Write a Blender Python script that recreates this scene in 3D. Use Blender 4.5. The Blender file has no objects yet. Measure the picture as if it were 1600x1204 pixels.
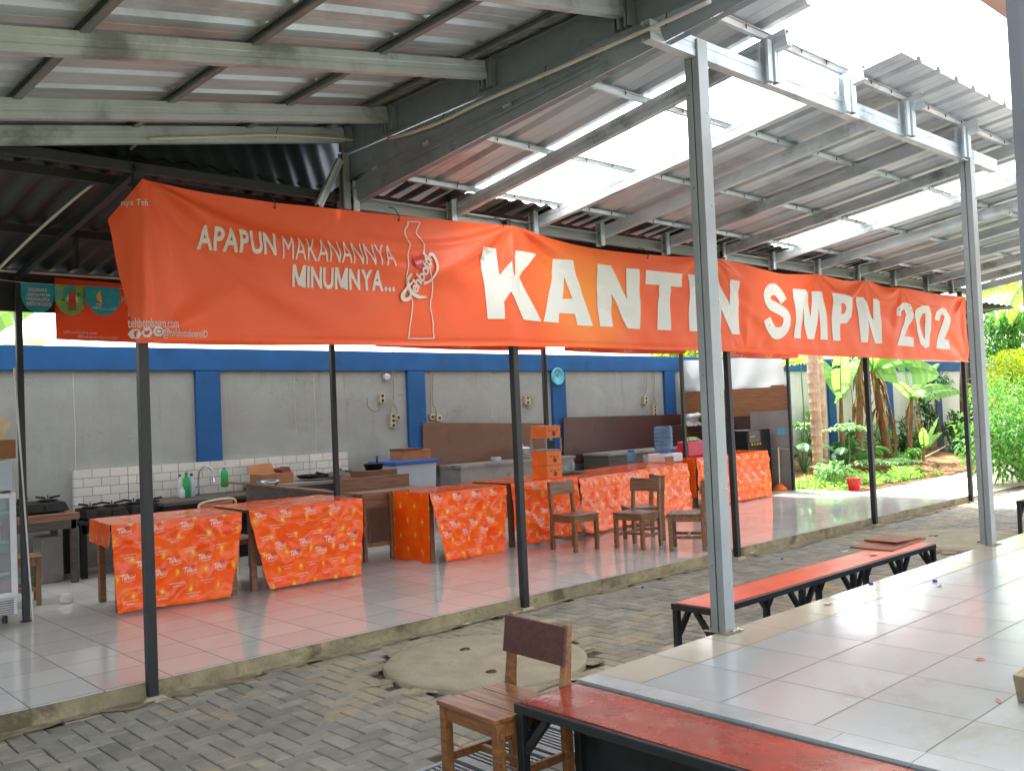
import bpy, bmesh, math, random
from mathutils import Vector, Matrix, noise
V = Vector
R = math.radians
random.seed(7)
SC = bpy.context.scene
COL = SC.collection
# ---------------------------------------------------------------- camera, sky, sun, exposure
CAM = V((-2.191, -5.779, 1.65))
YAW, PITCH, ROLL, FPX = 0.744194, 0.0304243, -0.0417523, 1443.77
def cam_axes():
    cy, sy = math.cos(YAW), math.sin(YAW)
    fw = V((sy*math.cos(PITCH), cy*math.cos(PITCH), math.sin(PITCH)))
    r0 = V((cy, -sy, 0)); u0 = r0.cross(fw)
    return math.cos(ROLL)*r0 + math.sin(ROLL)*u0, -math.sin(ROLL)*r0 + math.cos(ROLL)*u0, fw
CR, CU, CF = cam_axes()
cd = bpy.data.cameras.new('camera'); cam = bpy.data.objects.new('camera', cd); COL.objects.link(cam)
cd.sensor_width = 36; cd.lens = FPX/1600*36; cd.clip_start = 0.05; cd.clip_end = 2000
m3 = Matrix((CR, CU, -CF)).transposed()
cam.matrix_world = Matrix.Translation(CAM) @ m3.to_4x4()
SC.camera = cam
SUN_EL, SUN_AZ = R(60), R(30)          # azimuth from +Y toward +X
w = bpy.data.worlds.new('World'); SC.world = w; w.use_nodes = True
nt = w.node_tree; bg = nt.nodes['Background']
sky = nt.nodes.new('ShaderNodeTexSky'); sky.sky_type = 'NISHITA'; sky.sun_disc = False
sky.sun_elevation = SUN_EL; sky.sun_rotation = SUN_AZ; sky.air_density = 1.0; sky.dust_density = 4.0; sky.ozone_density = 1.0
hz = nt.nodes.new('ShaderNodeHueSaturation'); hz.inputs['Saturation'].default_value = .35   # thin white cloud over the whole sky
nt.links.new(sky.outputs[0], hz.inputs['Color']); nt.links.new(hz.outputs[0], bg.inputs[0]); bg.inputs[1].default_value = 0.15
sl = bpy.data.lights.new('sun', 'SUN'); sun = bpy.data.objects.new('sun', sl); COL.objects.link(sun)
sl.energy = 2.0; sl.angle = R(4); sl.color = (1, .95, .87)
sd = V((math.sin(SUN_AZ)*math.cos(SUN_EL), math.cos(SUN_AZ)*math.cos(SUN_EL), math.sin(SUN_EL)))
sun.rotation_euler = sd.to_track_quat('Z', 'Y').to_euler(); sun.location = (0, 0, 30)
SC.view_settings.view_transform = 'Standard'; SC.view_settings.look = 'None'
SC.view_settings.exposure = 2.72; SC.view_settings.gamma = 1.0
SC.render.engine = 'CYCLES'
SC.cycles.use_denoising = True
SC.cycles.max_bounces = 12; SC.cycles.diffuse_bounces = 7; SC.cycles.glossy_bounces = 4
SC.cycles.transparent_max_bounces = 12; SC.cycles.sample_clamp_indirect = 8
SC.cycles.caustics_reflective = False; SC.cycles.caustics_refractive = False
# ---------------------------------------------------------------- measured points: a picture direction met with a known plane of the place
def ray(x, y): return (x-800)*CR + (602-y)*CU + FPX*CF
def at_z(x, y, z): d = ray(x, y); return CAM + d*((z-CAM.z)/d.z)
def at_y(x, y, Y): d = ray(x, y); return CAM + d*((Y-CAM.y)/d.y)
def at_x(x, y, X): d = ray(x, y); return CAM + d*((X-CAM.x)/d.x)

# ---------------------------------------------------------------- materials
def srgb(h):
    h = h.lstrip('#'); o = []
    for i in (0, 2, 4):
        c = int(h[i:i+2], 16)/255; o.append(c/12.92 if c <= .04045 else ((c+.055)/1.055)**2.4)
    return tuple(o)
MATS = {}
def lin(c): return srgb(c) if isinstance(c, str) else c
def N(t, typ, **kw):
    n = t.nodes.new(typ)
    for k, v in kw.items(): setattr(n, k, v)
    return n
def math_n(t, op, a, b=None, c=None, clamp=False):
    n = N(t, 'ShaderNodeMath', operation=op); n.use_clamp = clamp
    for i, v in enumerate((a, b, c)):
        if v is None: continue
        if isinstance(v, (int, float)): n.inputs[i].default_value = v
        else: t.links.new(v, n.inputs[i])
    return n.outputs[0]
def mixc(t, fac, a, b):
    n = N(t, 'ShaderNodeMix', data_type='RGBA')
    for sock, v in ((n.inputs[0], fac), (n.inputs[6], a), (n.inputs[7], b)):
        if isinstance(v, (int, float)): sock.default_value = v
        elif isinstance(v, tuple): sock.default_value = (*v[:3], 1)
        else: t.links.new(v, sock)
    return n.outputs[2]
def ramp(t, val, lo, hi):
    n = N(t, 'ShaderNodeMapRange'); n.clamp = True; n.interpolation_type = 'SMOOTHSTEP'
    t.links.new(val, n.inputs[0]); n.inputs[1].default_value = lo; n.inputs[2].default_value = hi
    return n.outputs[0]
def noise_n(t, co, scale, detail=4, rough=.55, sc3=None, dist=0):
    n = N(t, 'ShaderNodeTexNoise'); n.inputs['Scale'].default_value = scale; n.inputs['Detail'].default_value = detail
    n.inputs['Roughness'].default_value = rough; n.inputs['Distortion'].default_value = dist
    if sc3:
        mp = N(t, 'ShaderNodeMapping'); mp.inputs['Scale'].default_value = sc3; t.links.new(co, mp.inputs[0]); co = mp.outputs[0]
    t.links.new(co, n.inputs['Vector']); return n.outputs['Fac']
def base(name):
    m = bpy.data.materials.new(name); m.use_nodes = True; t = m.node_tree
    b = t.nodes['Principled BSDF']; tc = N(t, 'ShaderNodeTexCoord'); g = N(t, 'ShaderNodeNewGeometry')
    return m, t, b, tc.outputs['Object'], g
def mk(name, c, rough=.6, metal=0, var=.15, scale=6, c2=None, c2r=(.5, .7), c2scale=3, bump=0, bscale=60, island=0, sc3=None, coat=0, spec=.5, rvar=0, alpha=None):
    m, t, b, co, g = base(name); c = lin(c)
    n1 = noise_n(t, co, scale, 5, .6, sc3)
    dark = tuple(x*(1-var) for x in c); light = tuple(min(1, x*(1+var)) for x in c)
    col = mixc(t, ramp(t, n1, .3, .7), dark, light)
    if c2 is not None:
        n2 = noise_n(t, co, c2scale, 6, .65, sc3, .3)
        col = mixc(t, ramp(t, n2, *c2r), col, lin(c2))
    if island:
        ri = g.outputs['Random Per Island']
        hs = N(t, 'ShaderNodeHueSaturation'); t.links.new(col, hs.inputs['Color'])
        t.links.new(math_n(t, 'MULTIPLY_ADD', ri, island*2, 1-island), hs.inputs['Value']); col = hs.outputs[0]
    t.links.new(col, b.inputs['Base Color'])
    b.inputs['Roughness'].default_value = rough; b.inputs['Metallic'].default_value = metal
    b.inputs['Specular IOR Level'].default_value = spec
    if rvar:
        n3 = noise_n(t, co, scale*1.7, 4); t.links.new(math_n(t, 'MULTIPLY_ADD', n3, rvar*2, rough-rvar, True), b.inputs['Roughness'])
    if coat: b.inputs['Coat Weight'].default_value = coat; b.inputs['Coat Roughness'].default_value = .12
    if bump:
        bp = N(t, 'ShaderNodeBump'); bp.inputs['Strength'].default_value = bump; bp.inputs['Distance'].default_value = .01
        t.links.new(noise_n(t, co, bscale, 4), bp.inputs['Height']); t.links.new(bp.outputs[0], b.inputs['Normal'])
    MATS[name] = m; return m
def wood(name, c, c2, rough=.5, axis=0, coat=0, worn=None):
    m, t, b, co, g = base(name)
    s = [14, 14, 14]; s[axis] = 1.2
    n1 = noise_n(t, co, 3.0, 8, .65, tuple(s), .6)
    col = mixc(t, ramp(t, n1, .32, .68), lin(c), lin(c2))
    if worn: col = mixc(t, ramp(t, noise_n(t, co, 4, 7, .7), .52, .68), col, lin(worn))
    t.links.new(col, b.inputs['Base Color'])
    t.links.new(math_n(t, 'MULTIPLY_ADD', n1, .25, rough-.12), b.inputs['Roughness'])
    if coat: b.inputs['Coat Weight'].default_value = coat; b.inputs['Coat Roughness'].default_value = .15
    bp = N(t, 'ShaderNodeBump'); bp.inputs['Strength'].default_value = .15; bp.inputs['Distance'].default_value = .004
    t.links.new(n1, bp.inputs['Height']); t.links.new(bp.outputs[0], b.inputs['Normal'])
    MATS[name] = m; return m
def tiles(name, c, ox, oy, sx, sy, rough=.1, grout=.0035, gc='#6f6d66', border=None, dirt='#8a8270', dirtr=(.62, .8)):
    m, t, b, co, g = base(name)
    sp = N(t, 'ShaderNodeSeparateXYZ'); t.links.new(g.outputs['Position'], sp.inputs[0])
    x = math_n(t, 'DIVIDE', math_n(t, 'SUBTRACT', sp.outputs[0], ox), sx); y = math_n(t, 'DIVIDE', math_n(t, 'SUBTRACT', sp.outputs[1], oy), sy)
    def edge(v, s):
        f = math_n(t, 'FRACT', v); d = math_n(t, 'MINIMUM', f, math_n(t, 'SUBTRACT', 1.0, f)); return math_n(t, 'MULTIPLY', d, s)
    e = math_n(t, 'MINIMUM', edge(x, sx), edge(y, sy))
    cmb = N(t, 'ShaderNodeCombineXYZ'); t.links.new(math_n(t, 'FLOOR', x), cmb.inputs[0]); t.links.new(math_n(t, 'FLOOR', y), cmb.inputs[1])
    wn = N(t, 'ShaderNodeTexWhiteNoise', noise_dimensions='3D'); t.links.new(cmb.outputs[0], wn.inputs['Vector'])
    c = lin(c); hs = N(t, 'ShaderNodeHueSaturation'); hs.inputs['Color'].default_value = (*c, 1)
    t.links.new(math_n(t, 'MULTIPLY_ADD', wn.outputs['Value'], .14, .93), hs.inputs['Value']); col = hs.outputs[0]
    nd = noise_n(t, g.outputs['Position'], 1.3, 9, .72, None, .4)
    dm = math_n(t, 'MULTIPLY', ramp(t, nd, *dirtr), .45)
    col = mixc(t, dm, col, lin(dirt))
    ns = noise_n(t, g.outputs['Position'], 38, 3, .7)
    col = mixc(t, math_n(t, 'MULTIPLY', ramp(t, ns, .70, .78), .5), col, lin(dirt))
    if border:
        for (ax, lo, bc) in border:
            f = math_n(t, 'GREATER_THAN', sp.outputs[ax], lo) if lo > -900 else 0
            col = mixc(t, f, col, lin(bc))
    gf = ramp(t, e, grout*.45, grout*.75); inv = math_n(t, 'SUBTRACT', 1.0, gf)
    col = mixc(t, inv, col, lin(gc))
    t.links.new(col, b.inputs['Base Color'])
    rr = math_n(t, 'ADD', math_n(t, 'MULTIPLY', inv, .6), math_n(t, 'MULTIPLY_ADD', noise_n(t, g.outputs['Position'], 2.2, 7, .7), .14, rough-.05), None, True)
    t.links.new(rr, b.inputs['Roughness']); b.inputs['Specular IOR Level'].default_value = .8
    hsum = math_n(t, 'ADD', math_n(t, 'MULTIPLY', gf, .0012), math_n(t, 'MULTIPLY', noise_n(t, g.outputs['Position'], 7, 2), .0006))
    bp = N(t, 'ShaderNodeBump'); bp.inputs['Strength'].default_value = .6; bp.inputs['Distance'].default_value = 1
    t.links.new(hsum, bp.inputs['Height']); t.links.new(bp.outputs[0], b.inputs['Normal'])
    MATS[name] = m; return m
def leafmat(name, c, c2, trans=.35, rough=.45):
    m, t, b, co, g = base(name)
    ri = g.outputs['Random Per Island']
    col = mixc(t, ri, lin(c), lin(c2))
    t.links.new(col, b.inputs['Base Color']); b.inputs['Roughness'].default_value = rough; b.inputs['Specular IOR Level'].default_value = .35
    tr = N(t, 'ShaderNodeBsdfTranslucent'); mx = N(t, 'ShaderNodeMixShader'); mx.inputs[0].default_value = trans
    hs = N(t, 'ShaderNodeHueSaturation'); hs.inputs['Value'].default_value = 1.6; hs.inputs['Saturation'].default_value = 1.1; hs.inputs['Hue'].default_value = .485
    t.links.new(col, hs.inputs['Color']); t.links.new(hs.outputs[0], tr.inputs[0])
    t.links.new(b.outputs[0], mx.inputs[1]); t.links.new(tr.outputs[0], mx.inputs[2])
    t.links.new(mx.outputs[0], t.nodes['Material Output'].inputs[0]); MATS[name] = m; return m
def clothmat(name, c, trans=.25, rough=.55, gloss=0):
    m, t, b, co, g = base(name); c = lin(c)
    n = noise_n(t, co, 2.5, 4)
    col = mixc(t, n, tuple(x*.93 for x in c), tuple(min(1, x*1.05) for x in c))
    t.links.new(col, b.inputs['Base Color']); b.inputs['Roughness'].default_value = rough
    tr = N(t, 'ShaderNodeBsdfTranslucent'); mx = N(t, 'ShaderNodeMixShader'); mx.inputs[0].default_value = trans
    t.links.new(col, tr.inputs[0]); t.links.new(b.outputs[0], mx.inputs[1]); t.links.new(tr.outputs[0], mx.inputs[2])
    t.links.new(mx.outputs[0], t.nodes['Material Output'].inputs[0]); MATS[name] = m; return m
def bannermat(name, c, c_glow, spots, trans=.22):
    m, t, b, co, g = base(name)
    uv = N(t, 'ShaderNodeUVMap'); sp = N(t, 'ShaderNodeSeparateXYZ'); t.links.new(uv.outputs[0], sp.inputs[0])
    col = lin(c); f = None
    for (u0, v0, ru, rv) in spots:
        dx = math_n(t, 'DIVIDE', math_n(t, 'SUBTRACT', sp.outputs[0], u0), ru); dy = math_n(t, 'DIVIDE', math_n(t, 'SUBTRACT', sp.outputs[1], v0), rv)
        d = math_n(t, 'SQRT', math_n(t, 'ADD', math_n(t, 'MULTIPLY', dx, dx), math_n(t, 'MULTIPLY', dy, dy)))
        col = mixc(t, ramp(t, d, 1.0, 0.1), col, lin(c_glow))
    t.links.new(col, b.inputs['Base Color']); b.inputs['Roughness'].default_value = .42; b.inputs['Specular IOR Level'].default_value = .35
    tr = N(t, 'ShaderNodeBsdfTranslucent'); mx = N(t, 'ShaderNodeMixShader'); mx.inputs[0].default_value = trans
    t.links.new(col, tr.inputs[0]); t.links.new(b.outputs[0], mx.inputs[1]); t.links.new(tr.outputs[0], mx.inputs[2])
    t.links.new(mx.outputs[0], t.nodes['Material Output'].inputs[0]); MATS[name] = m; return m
def plasticcloth(name):
    m, t, b, co, g = base(name)
    uv = N(t, 'ShaderNodeUVMap'); sp = N(t, 'ShaderNodeSeparateXYZ'); t.links.new(uv.outputs[0], sp.inputs[0])
    row = math_n(t, 'DIVIDE', sp.outputs[1], .155); rf = math_n(t, 'FLOOR', row)
    cx = math_n(t, 'DIVIDE', math_n(t, 'ADD', sp.outputs[0], math_n(t, 'MULTIPLY', math_n(t, 'MODULO', rf, 2.0), .13)), .26)
    fx = math_n(t, 'SUBTRACT', math_n(t, 'FRACT', cx), .5); fy = math_n(t, 'SUBTRACT', math_n(t, 'FRACT', row), .5)
    nz = noise_n(t, uv.outputs[0], 28, 3, .7); nz2 = noise_n(t, uv.outputs[0], 60, 2, .7, (1, .25, 1))
    dx = math_n(t, 'DIVIDE', math_n(t, 'MULTIPLY', fx, .26), .034); dy = math_n(t, 'DIVIDE', math_n(t, 'MULTIPLY', fy, .155), .052)
    d = math_n(t, 'SQRT', math_n(t, 'ADD', math_n(t, 'MULTIPLY', dx, dx), math_n(t, 'MULTIPLY', dy, dy)))
    d = math_n(t, 'ADD', d, math_n(t, 'MULTIPLY', math_n(t, 'SUBTRACT', nz, .5), 1.3)); d = math_n(t, 'ADD', d, math_n(t, 'MULTIPLY', math_n(t, 'SUBTRACT', nz2, .5), .9))
    col = mixc(t, ramp(t, noise_n(t, uv.outputs[0], 5, 3), .3, .7), lin('#fa540e'), lin('#ff6c18'))
    col = mixc(t, ramp(t, d, 1.0, .35), col, lin('#f8901c')); col = mixc(t, ramp(t, d, .42, .05), col, lin('#ffcf50'))
    t.links.new(col, b.inputs['Base Color']); b.inputs['Roughness'].default_value = .10; b.inputs['Specular IOR Level'].default_value = .28
    bp = N(t, 'ShaderNodeBump'); bp.inputs['Strength'].default_value = .35; bp.inputs['Distance'].default_value = .012
    t.links.new(noise_n(t, uv.outputs[0], 9, 3, .5, None, 1.2), bp.inputs['Height']); t.links.new(bp.outputs[0], b.inputs['Normal'])
    MATS[name] = m; return m
M = MATS
mk('paver', '#87857a', .8, var=.14, scale=9, c2='#b09c7a', c2r=(.52, .72), c2scale=1.6, bump=.5, bscale=120, island=.2)
def sandy(m):
    t = m.node_tree; b = t.nodes['Principled BSDF']; g = N(t, 'ShaderNodeNewGeometry'); old = b.inputs['Base Color'].links[0].from_socket
    nz = noise_n(t, g.outputs['Position'], 2.6, 8, .68, None, .6); f = None; sp = N(t, 'ShaderNodeSeparateXYZ'); t.links.new(g.outputs['Position'], sp.inputs[0])
    for (a, c, r) in ((1.85, -1.02, .68), (8.62, -1.42, .82)):
        vm = N(t, 'ShaderNodeVectorMath', operation='DISTANCE'); vm.inputs[1].default_value = (a, c, 0); t.links.new(g.outputs['Position'], vm.inputs[0])
        q = ramp(t, vm.outputs['Value'], r+1.3, r-.1); f = q if f is None else math_n(t, 'MAXIMUM', f, q)
    f = math_n(t, 'MAXIMUM', f, ramp(t, sp.outputs[1], -.55, .05)); f = math_n(t, 'MAXIMUM', f, math_n(t, 'MULTIPLY', ramp(t, sp.outputs[0], 2.2, 4.0), .55))
    k = ramp(t, math_n(t, 'ADD', nz, math_n(t, 'MULTIPLY', f, .36)), .66, .9)
    t.links.new(mixc(t, math_n(t, 'MULTIPLY', k, .65), old, lin('#a5977c')), b.inputs['Base Color'])
sandy(M_ := MATS['paver'])
mk('paver_bed', '#978b72', .95, var=.3, scale=12, c2='#7d6c50', bump=.6, bscale=70)
mk('joint_soil', '#4e4638', .95, var=.3, scale=12)
mk('soil', '#7a5236', .95, var=.35, scale=5, c2='#8f8a4c', c2r=(.52, .62), c2scale=2.2, bump=1, bscale=30)
mk('path', '#b3aa96', .9, var=.2, scale=6, c2='#8d8470', bump=.5, bscale=50)
mk('far_ground', '#6d6a45', .95, var=.3, scale=.6)
mk('concrete', '#8f8468', .9, var=.22, scale=5, c2='#5c5340', c2r=(.5, .66), c2scale=2.5, bump=.8, bscale=40)
mk('concrete_disc', '#a59c86', .92, var=.12, scale=4, c2='#8e8368', c2r=(.55, .75), c2scale=3, bump=.7, bscale=90)
tiles('tile_canteen', '#d2d2ce', .145, .035, .41, .41, .06, grout=.006, gc='#57534b')
tiles('tile_corridor', '#9fa5a3', .915, -3.965, .41, .41, .12, grout=.006, gc='#55534c', border=[(1, -3.14, '#aaa592')], dirtr=(.53, .73))
mk('riser', '#23282b', .5, var=.3, scale=6, c2='#4a4538', c2r=(.6, .8))
mk('galv', '#bcc6cd', .42, .3, var=.12, scale=3, c2='#7c8280', c2r=(.5, .7), c2scale=2, rvar=.1)
mk('galv_dark', '#7d827f', .5, .3, var=.15, scale=5)
mk('galv_post', '#8f9697', .42, .3, var=.08, scale=3, c2='#7c8283', c2r=(.55, .75), c2scale=1.6, rvar=.1)
mk('sheet', '#c6d0d8', .40, .35, var=.08, scale=2, c2='#a6b0b8', c2r=(.5, .72), c2scale=1.4, rvar=.1)
mk('gutter_steel', '#7e8a94', .5, .15, var=.15, scale=3, c2='#5c6468', c2r=(.55, .75))
mk('black_steel', '#1e2325', .5, .0, var=.2, scale=8, c2='#4a4d4c', c2r=(.62, .75), c2scale=5)
mk('dark_sheet', '#1d2022', .45, .1, var=.3, scale=2.5, c2='#33373a', c2r=(.55, .75), c2scale=1.5)
mk('dark_flash', '#2c3438', .5, .2, var=.3, scale=3, c2='#4a5458', c2r=(.55, .75))
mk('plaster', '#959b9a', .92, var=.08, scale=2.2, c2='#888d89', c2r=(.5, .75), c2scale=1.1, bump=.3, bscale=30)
def aged(m):
    # hairline cracks, drips below the beam and damp patches near the floor
    t = m.node_tree; b = t.nodes['Principled BSDF']; g = N(t, 'ShaderNodeNewGeometry'); P_ = g.outputs['Position']; col = b.inputs['Base Color'].links[0].from_socket
    sp = N(t, 'ShaderNodeSeparateXYZ'); t.links.new(P_, sp.inputs[0])
    n1 = noise_n(t, P_, 1.1, 4, .6, (1, 1, 1.8), .5); cr = ramp(t, math_n(t, 'ABSOLUTE', math_n(t, 'SUBTRACT', n1, .5)), .004, .0005)
    col = mixc(t, math_n(t, 'MULTIPLY', math_n(t, 'MULTIPLY', cr, ramp(t, noise_n(t, P_, .8), .5, .62)), .5), col, lin('#5c5a50'))
    dr = math_n(t, 'MULTIPLY', ramp(t, noise_n(t, P_, 3.5, 5, .6, (3, 3, .22)), .56, .74), ramp(t, sp.outputs[2], .9, 2.4))
    col = mixc(t, math_n(t, 'MULTIPLY', dr, .5), col, lin('#77766a'))
    dm = math_n(t, 'MULTIPLY', ramp(t, noise_n(t, P_, 1.6, 7, .7), .42, .66), ramp(t, sp.outputs[2], 1.35, .5))
    col = mixc(t, math_n(t, 'MULTIPLY', dm, .6), col, lin('#7d7660'))
    t.links.new(col, b.inputs['Base Color'])
aged(MATS['plaster'])
mk('plaster_lit', '#c9cbc4', .92, var=.06, scale=2.2, c2='#a8a592', c2r=(.56, .78), c2scale=.9, bump=.3, bscale=30)  # same paint as plaster, lightened to stand for the daylight outside
aged(MATS['plaster_lit'])
mk('wall_stain', '#a3977a', .95, var=.25, scale=4, c2='#8d8a78')
mk('blue', '#15528c', .8, var=.1, scale=3, c2='#12477a', c2r=(.5, .7), c2scale=2)
mk('white_paint', '#c8c8c2', .6, var=.06)
mk('ply_brown', '#6a4a38', .5, var=.1, scale=4, c2='#5a3e30', c2scale=2)
mk('ply_dark', '#4a302c', .4, var=.12, scale=4, c2='#392523', c2scale=2)
wood('ply_tan', '#9a6b48', '#84583a', .55, 1)
mk('panel_grey', '#8b8784', .5, var=.12, scale=3, c2='#6f6764', c2r=(.5, .7))
clothmat('tarp', '#b9bec2', .3, .4)
wood('chair_wood', '#8a6040', '#64432b', .5, 0, .15)
wood('chair_wood_pale', '#8a6a46', '#66492e', .55, 2, .1)
wood('chair_red', '#8f6238', '#633c22', .36, 0, .12, worn='#a37842')
wood('chair_back', '#55271f', '#3a1a15', .45, 1, .05)
wood('desk_wood', '#8d6a4e', '#6b4a36', .5, 0)
wood('grey_wood', '#5c544e', '#463f3b', .6, 0)
mk('black_bench', '#1c2124', .35, .0, var=.2, scale=8, c2='#3c4244', c2r=(.62, .75))
mk('bench_red', '#862c1a', .28, var=.22, scale=5, c2='#8f6a56', c2r=(.54, .72), c2scale=2.6, rvar=.12, coat=.15, bump=.1)
mk('bench_orange', '#cf4a28', .35, var=.08, scale=4, c2='#8f7a66', c2r=(.64, .8), c2scale=2, rvar=.1)
mk('loose_board', '#7c3f26', .5, var=.25, scale=6, c2='#96664a')
mk('white_plastic', '#c9cdd0', .4, var=.05)
mk('box_plastic', '#a9b4c0', .4, var=.05)
mk('blue_plastic', '#1d56a8', .4, var=.08)
mk('blue_soft', '#5fa0c0', .5, var=.05)
mk('cardboard', '#9c6b48', .8, var=.12, scale=6)
mk('cardboard_dark', '#6d3a2c', .75, var=.12, scale=6)
mk('crate_orange', '#e0701e', .45, var=.1)
mk('crate_grey', '#8d8f90', .5, var=.1)
mk('red_plastic', '#d9243c', .4, var=.08)
mk('pot_red', '#e0313f', .5, var=.08)
mk('bag_red', '#c2184a', .5, var=.12)
mk('green_plastic', '#1f9a58', .35, var=.1)
mk('green_lime', '#7fc23a', .5, var=.1)
mk('stem_green', '#5f7a4a', .7, var=.2)
mk('black_plastic', '#15171a', .3, var=.2)
mk('black_iron', '#191a1b', .55, .3, var=.3)
mk('steel', '#b9bcbd', .25, .9, var=.06)
mk('cream_metal', '#d8c6a0', .45, var=.06)
mk('pink_vinyl', '#a5786a', .5, var=.1)
mk('socket', '#b3aa8c', .5, var=.1)
mk('cable', '#8d8674', .6, var=.1)
mk('conduit', '#c4c4be', .5, var=.06)
mk('tile_white', '#cfcfc8', .25, var=.05)
mk('tile_edge', '#989d9b', .2, var=.1, scale=3, c2='#8d8a7c', c2r=(.58, .75))
mk('rust', '#5c4532', .9, var=.4, scale=20)
mk('rubber_red', '#c0504a', .6)
mk('clock_face', '#cfe6ec', .3, var=.03)
mk('cyan_rim', '#59b4c8', .35, var=.05)
mk('print_white', '#cfd0cb', .5, var=.02, scale=2)
mk('print_soft', '#f3cdb8', .35, var=.02)
mk('print_grey', '#cfcac2', .5, var=.02)
mk('print_red', '#d61f33', .5, var=.02)
mk('print_orange', '#f0a030', .5)
mk('print_pink', '#f0b8d0', .5)
mk('print_brown', '#a8622c', .5, var=.2)
mk('print_dark', '#c43a20', .5)
mk('print_navy', '#333a8c', .5)
mk('teal_paper', '#1f9fae', .5, var=.12, scale=14)
mk('lime_paper', '#93b84a', .5, var=.3, scale=9, c2='#3fa7a0', c2r=(.45, .6), c2scale=8)
mk('litter_blue', '#2b2f9e', .4)
mk('paper', '#c9bfae', .8)
mk('column_paint', '#5f666c', .7, var=.05, scale=2)
mk('eave_fringe_tint', '#c89a90', .7, var=.06)  # pink of colour fringing against the sky put into the eave's colour
mk('trunk_pale', '#b89a80', .9, var=.2, scale=6, c2='#8a6a50', c2r=(.5, .7), bump=.6, bscale=25)
mk('trunk_brown', '#7d5a38', .9, var=.35, scale=7, sc3=(6, 6, .8), c2='#a9854f', c2r=(.55, .7), bump=.8, bscale=30)
mk('trunk_grey', '#6d5a4a', .9, var=.3, scale=6, bump=.6)
mk('dry_leaf', '#8f6f42', .9, var=.35, scale=10)
mk('rock', '#7a766c', .95, var=.3, scale=6, bump=1, bscale=20)
leafmat('leaf_banana', '#6a9a52', '#94bd68', .45)
leafmat('leaf_dark', '#2f5a34', '#4a7a44', .3)
leafmat('leaf_mid', '#3f7a36', '#649a42', .35)
leafmat('leaf_pale', '#6c9a5e', '#8fb87c', .4)
leafmat('leaf_yellow', '#7f9e32', '#a9b845', .4)
leafmat('leaf_ground', '#6a9c48', '#96bb5e', .35)
leafmat('leaf_frond', '#6f9a40', '#a8c060', .45)
clothmat('flag_cloth', '#c23a20', .25)
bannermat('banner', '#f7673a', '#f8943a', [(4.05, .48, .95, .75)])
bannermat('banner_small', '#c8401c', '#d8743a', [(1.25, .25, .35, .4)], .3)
plasticcloth('plastic_cloth')
def skylight_mat(name, k):
    m, t, b, co, g = base(name); b.inputs['Base Color'].default_value = (k*.95, k*.97, k*.96, 1); b.inputs['Roughness'].default_value = .35
    tr = N(t, 'ShaderNodeBsdfTranslucent'); tr.inputs[0].default_value = (k, k*1.02, k, 1); mx = N(t, 'ShaderNodeMixShader'); mx.inputs[0].default_value = .8
    t.links.new(b.outputs[0], mx.inputs[1]); t.links.new(tr.outputs[0], mx.inputs[2]); t.links.new(mx.outputs[0], t.nodes['Material Output'].inputs[0]); MATS[name] = m
skylight_mat('skylight', .9)
skylight_mat('rear_light_sheet', .26)  # invented translucency, lets some daylight through the unseen rear roof
def glassmat(name, c, trans=.85, rough=.05):
    m, t, b, co, g = base(name); b.inputs['Base Color'].default_value = (*lin(c), 1); b.inputs['Roughness'].default_value = rough
    tp = N(t, 'ShaderNodeBsdfTransparent'); tp.inputs[0].default_value = (*[min(1, x*1.0+.2) for x in lin(c)], 1); mx = N(t, 'ShaderNodeMixShader'); mx.inputs[0].default_value = trans
    t.links.new(b.outputs[0], mx.inputs[1]); t.links.new(tp.outputs[0], mx.inputs[2]); t.links.new(mx.outputs[0], t.nodes['Material Output'].inputs[0]); MATS[name] = m
glassmat('glass', '#cfd8da', .75); glassmat('water_bottle', '#7fa6c8', .5)

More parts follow.
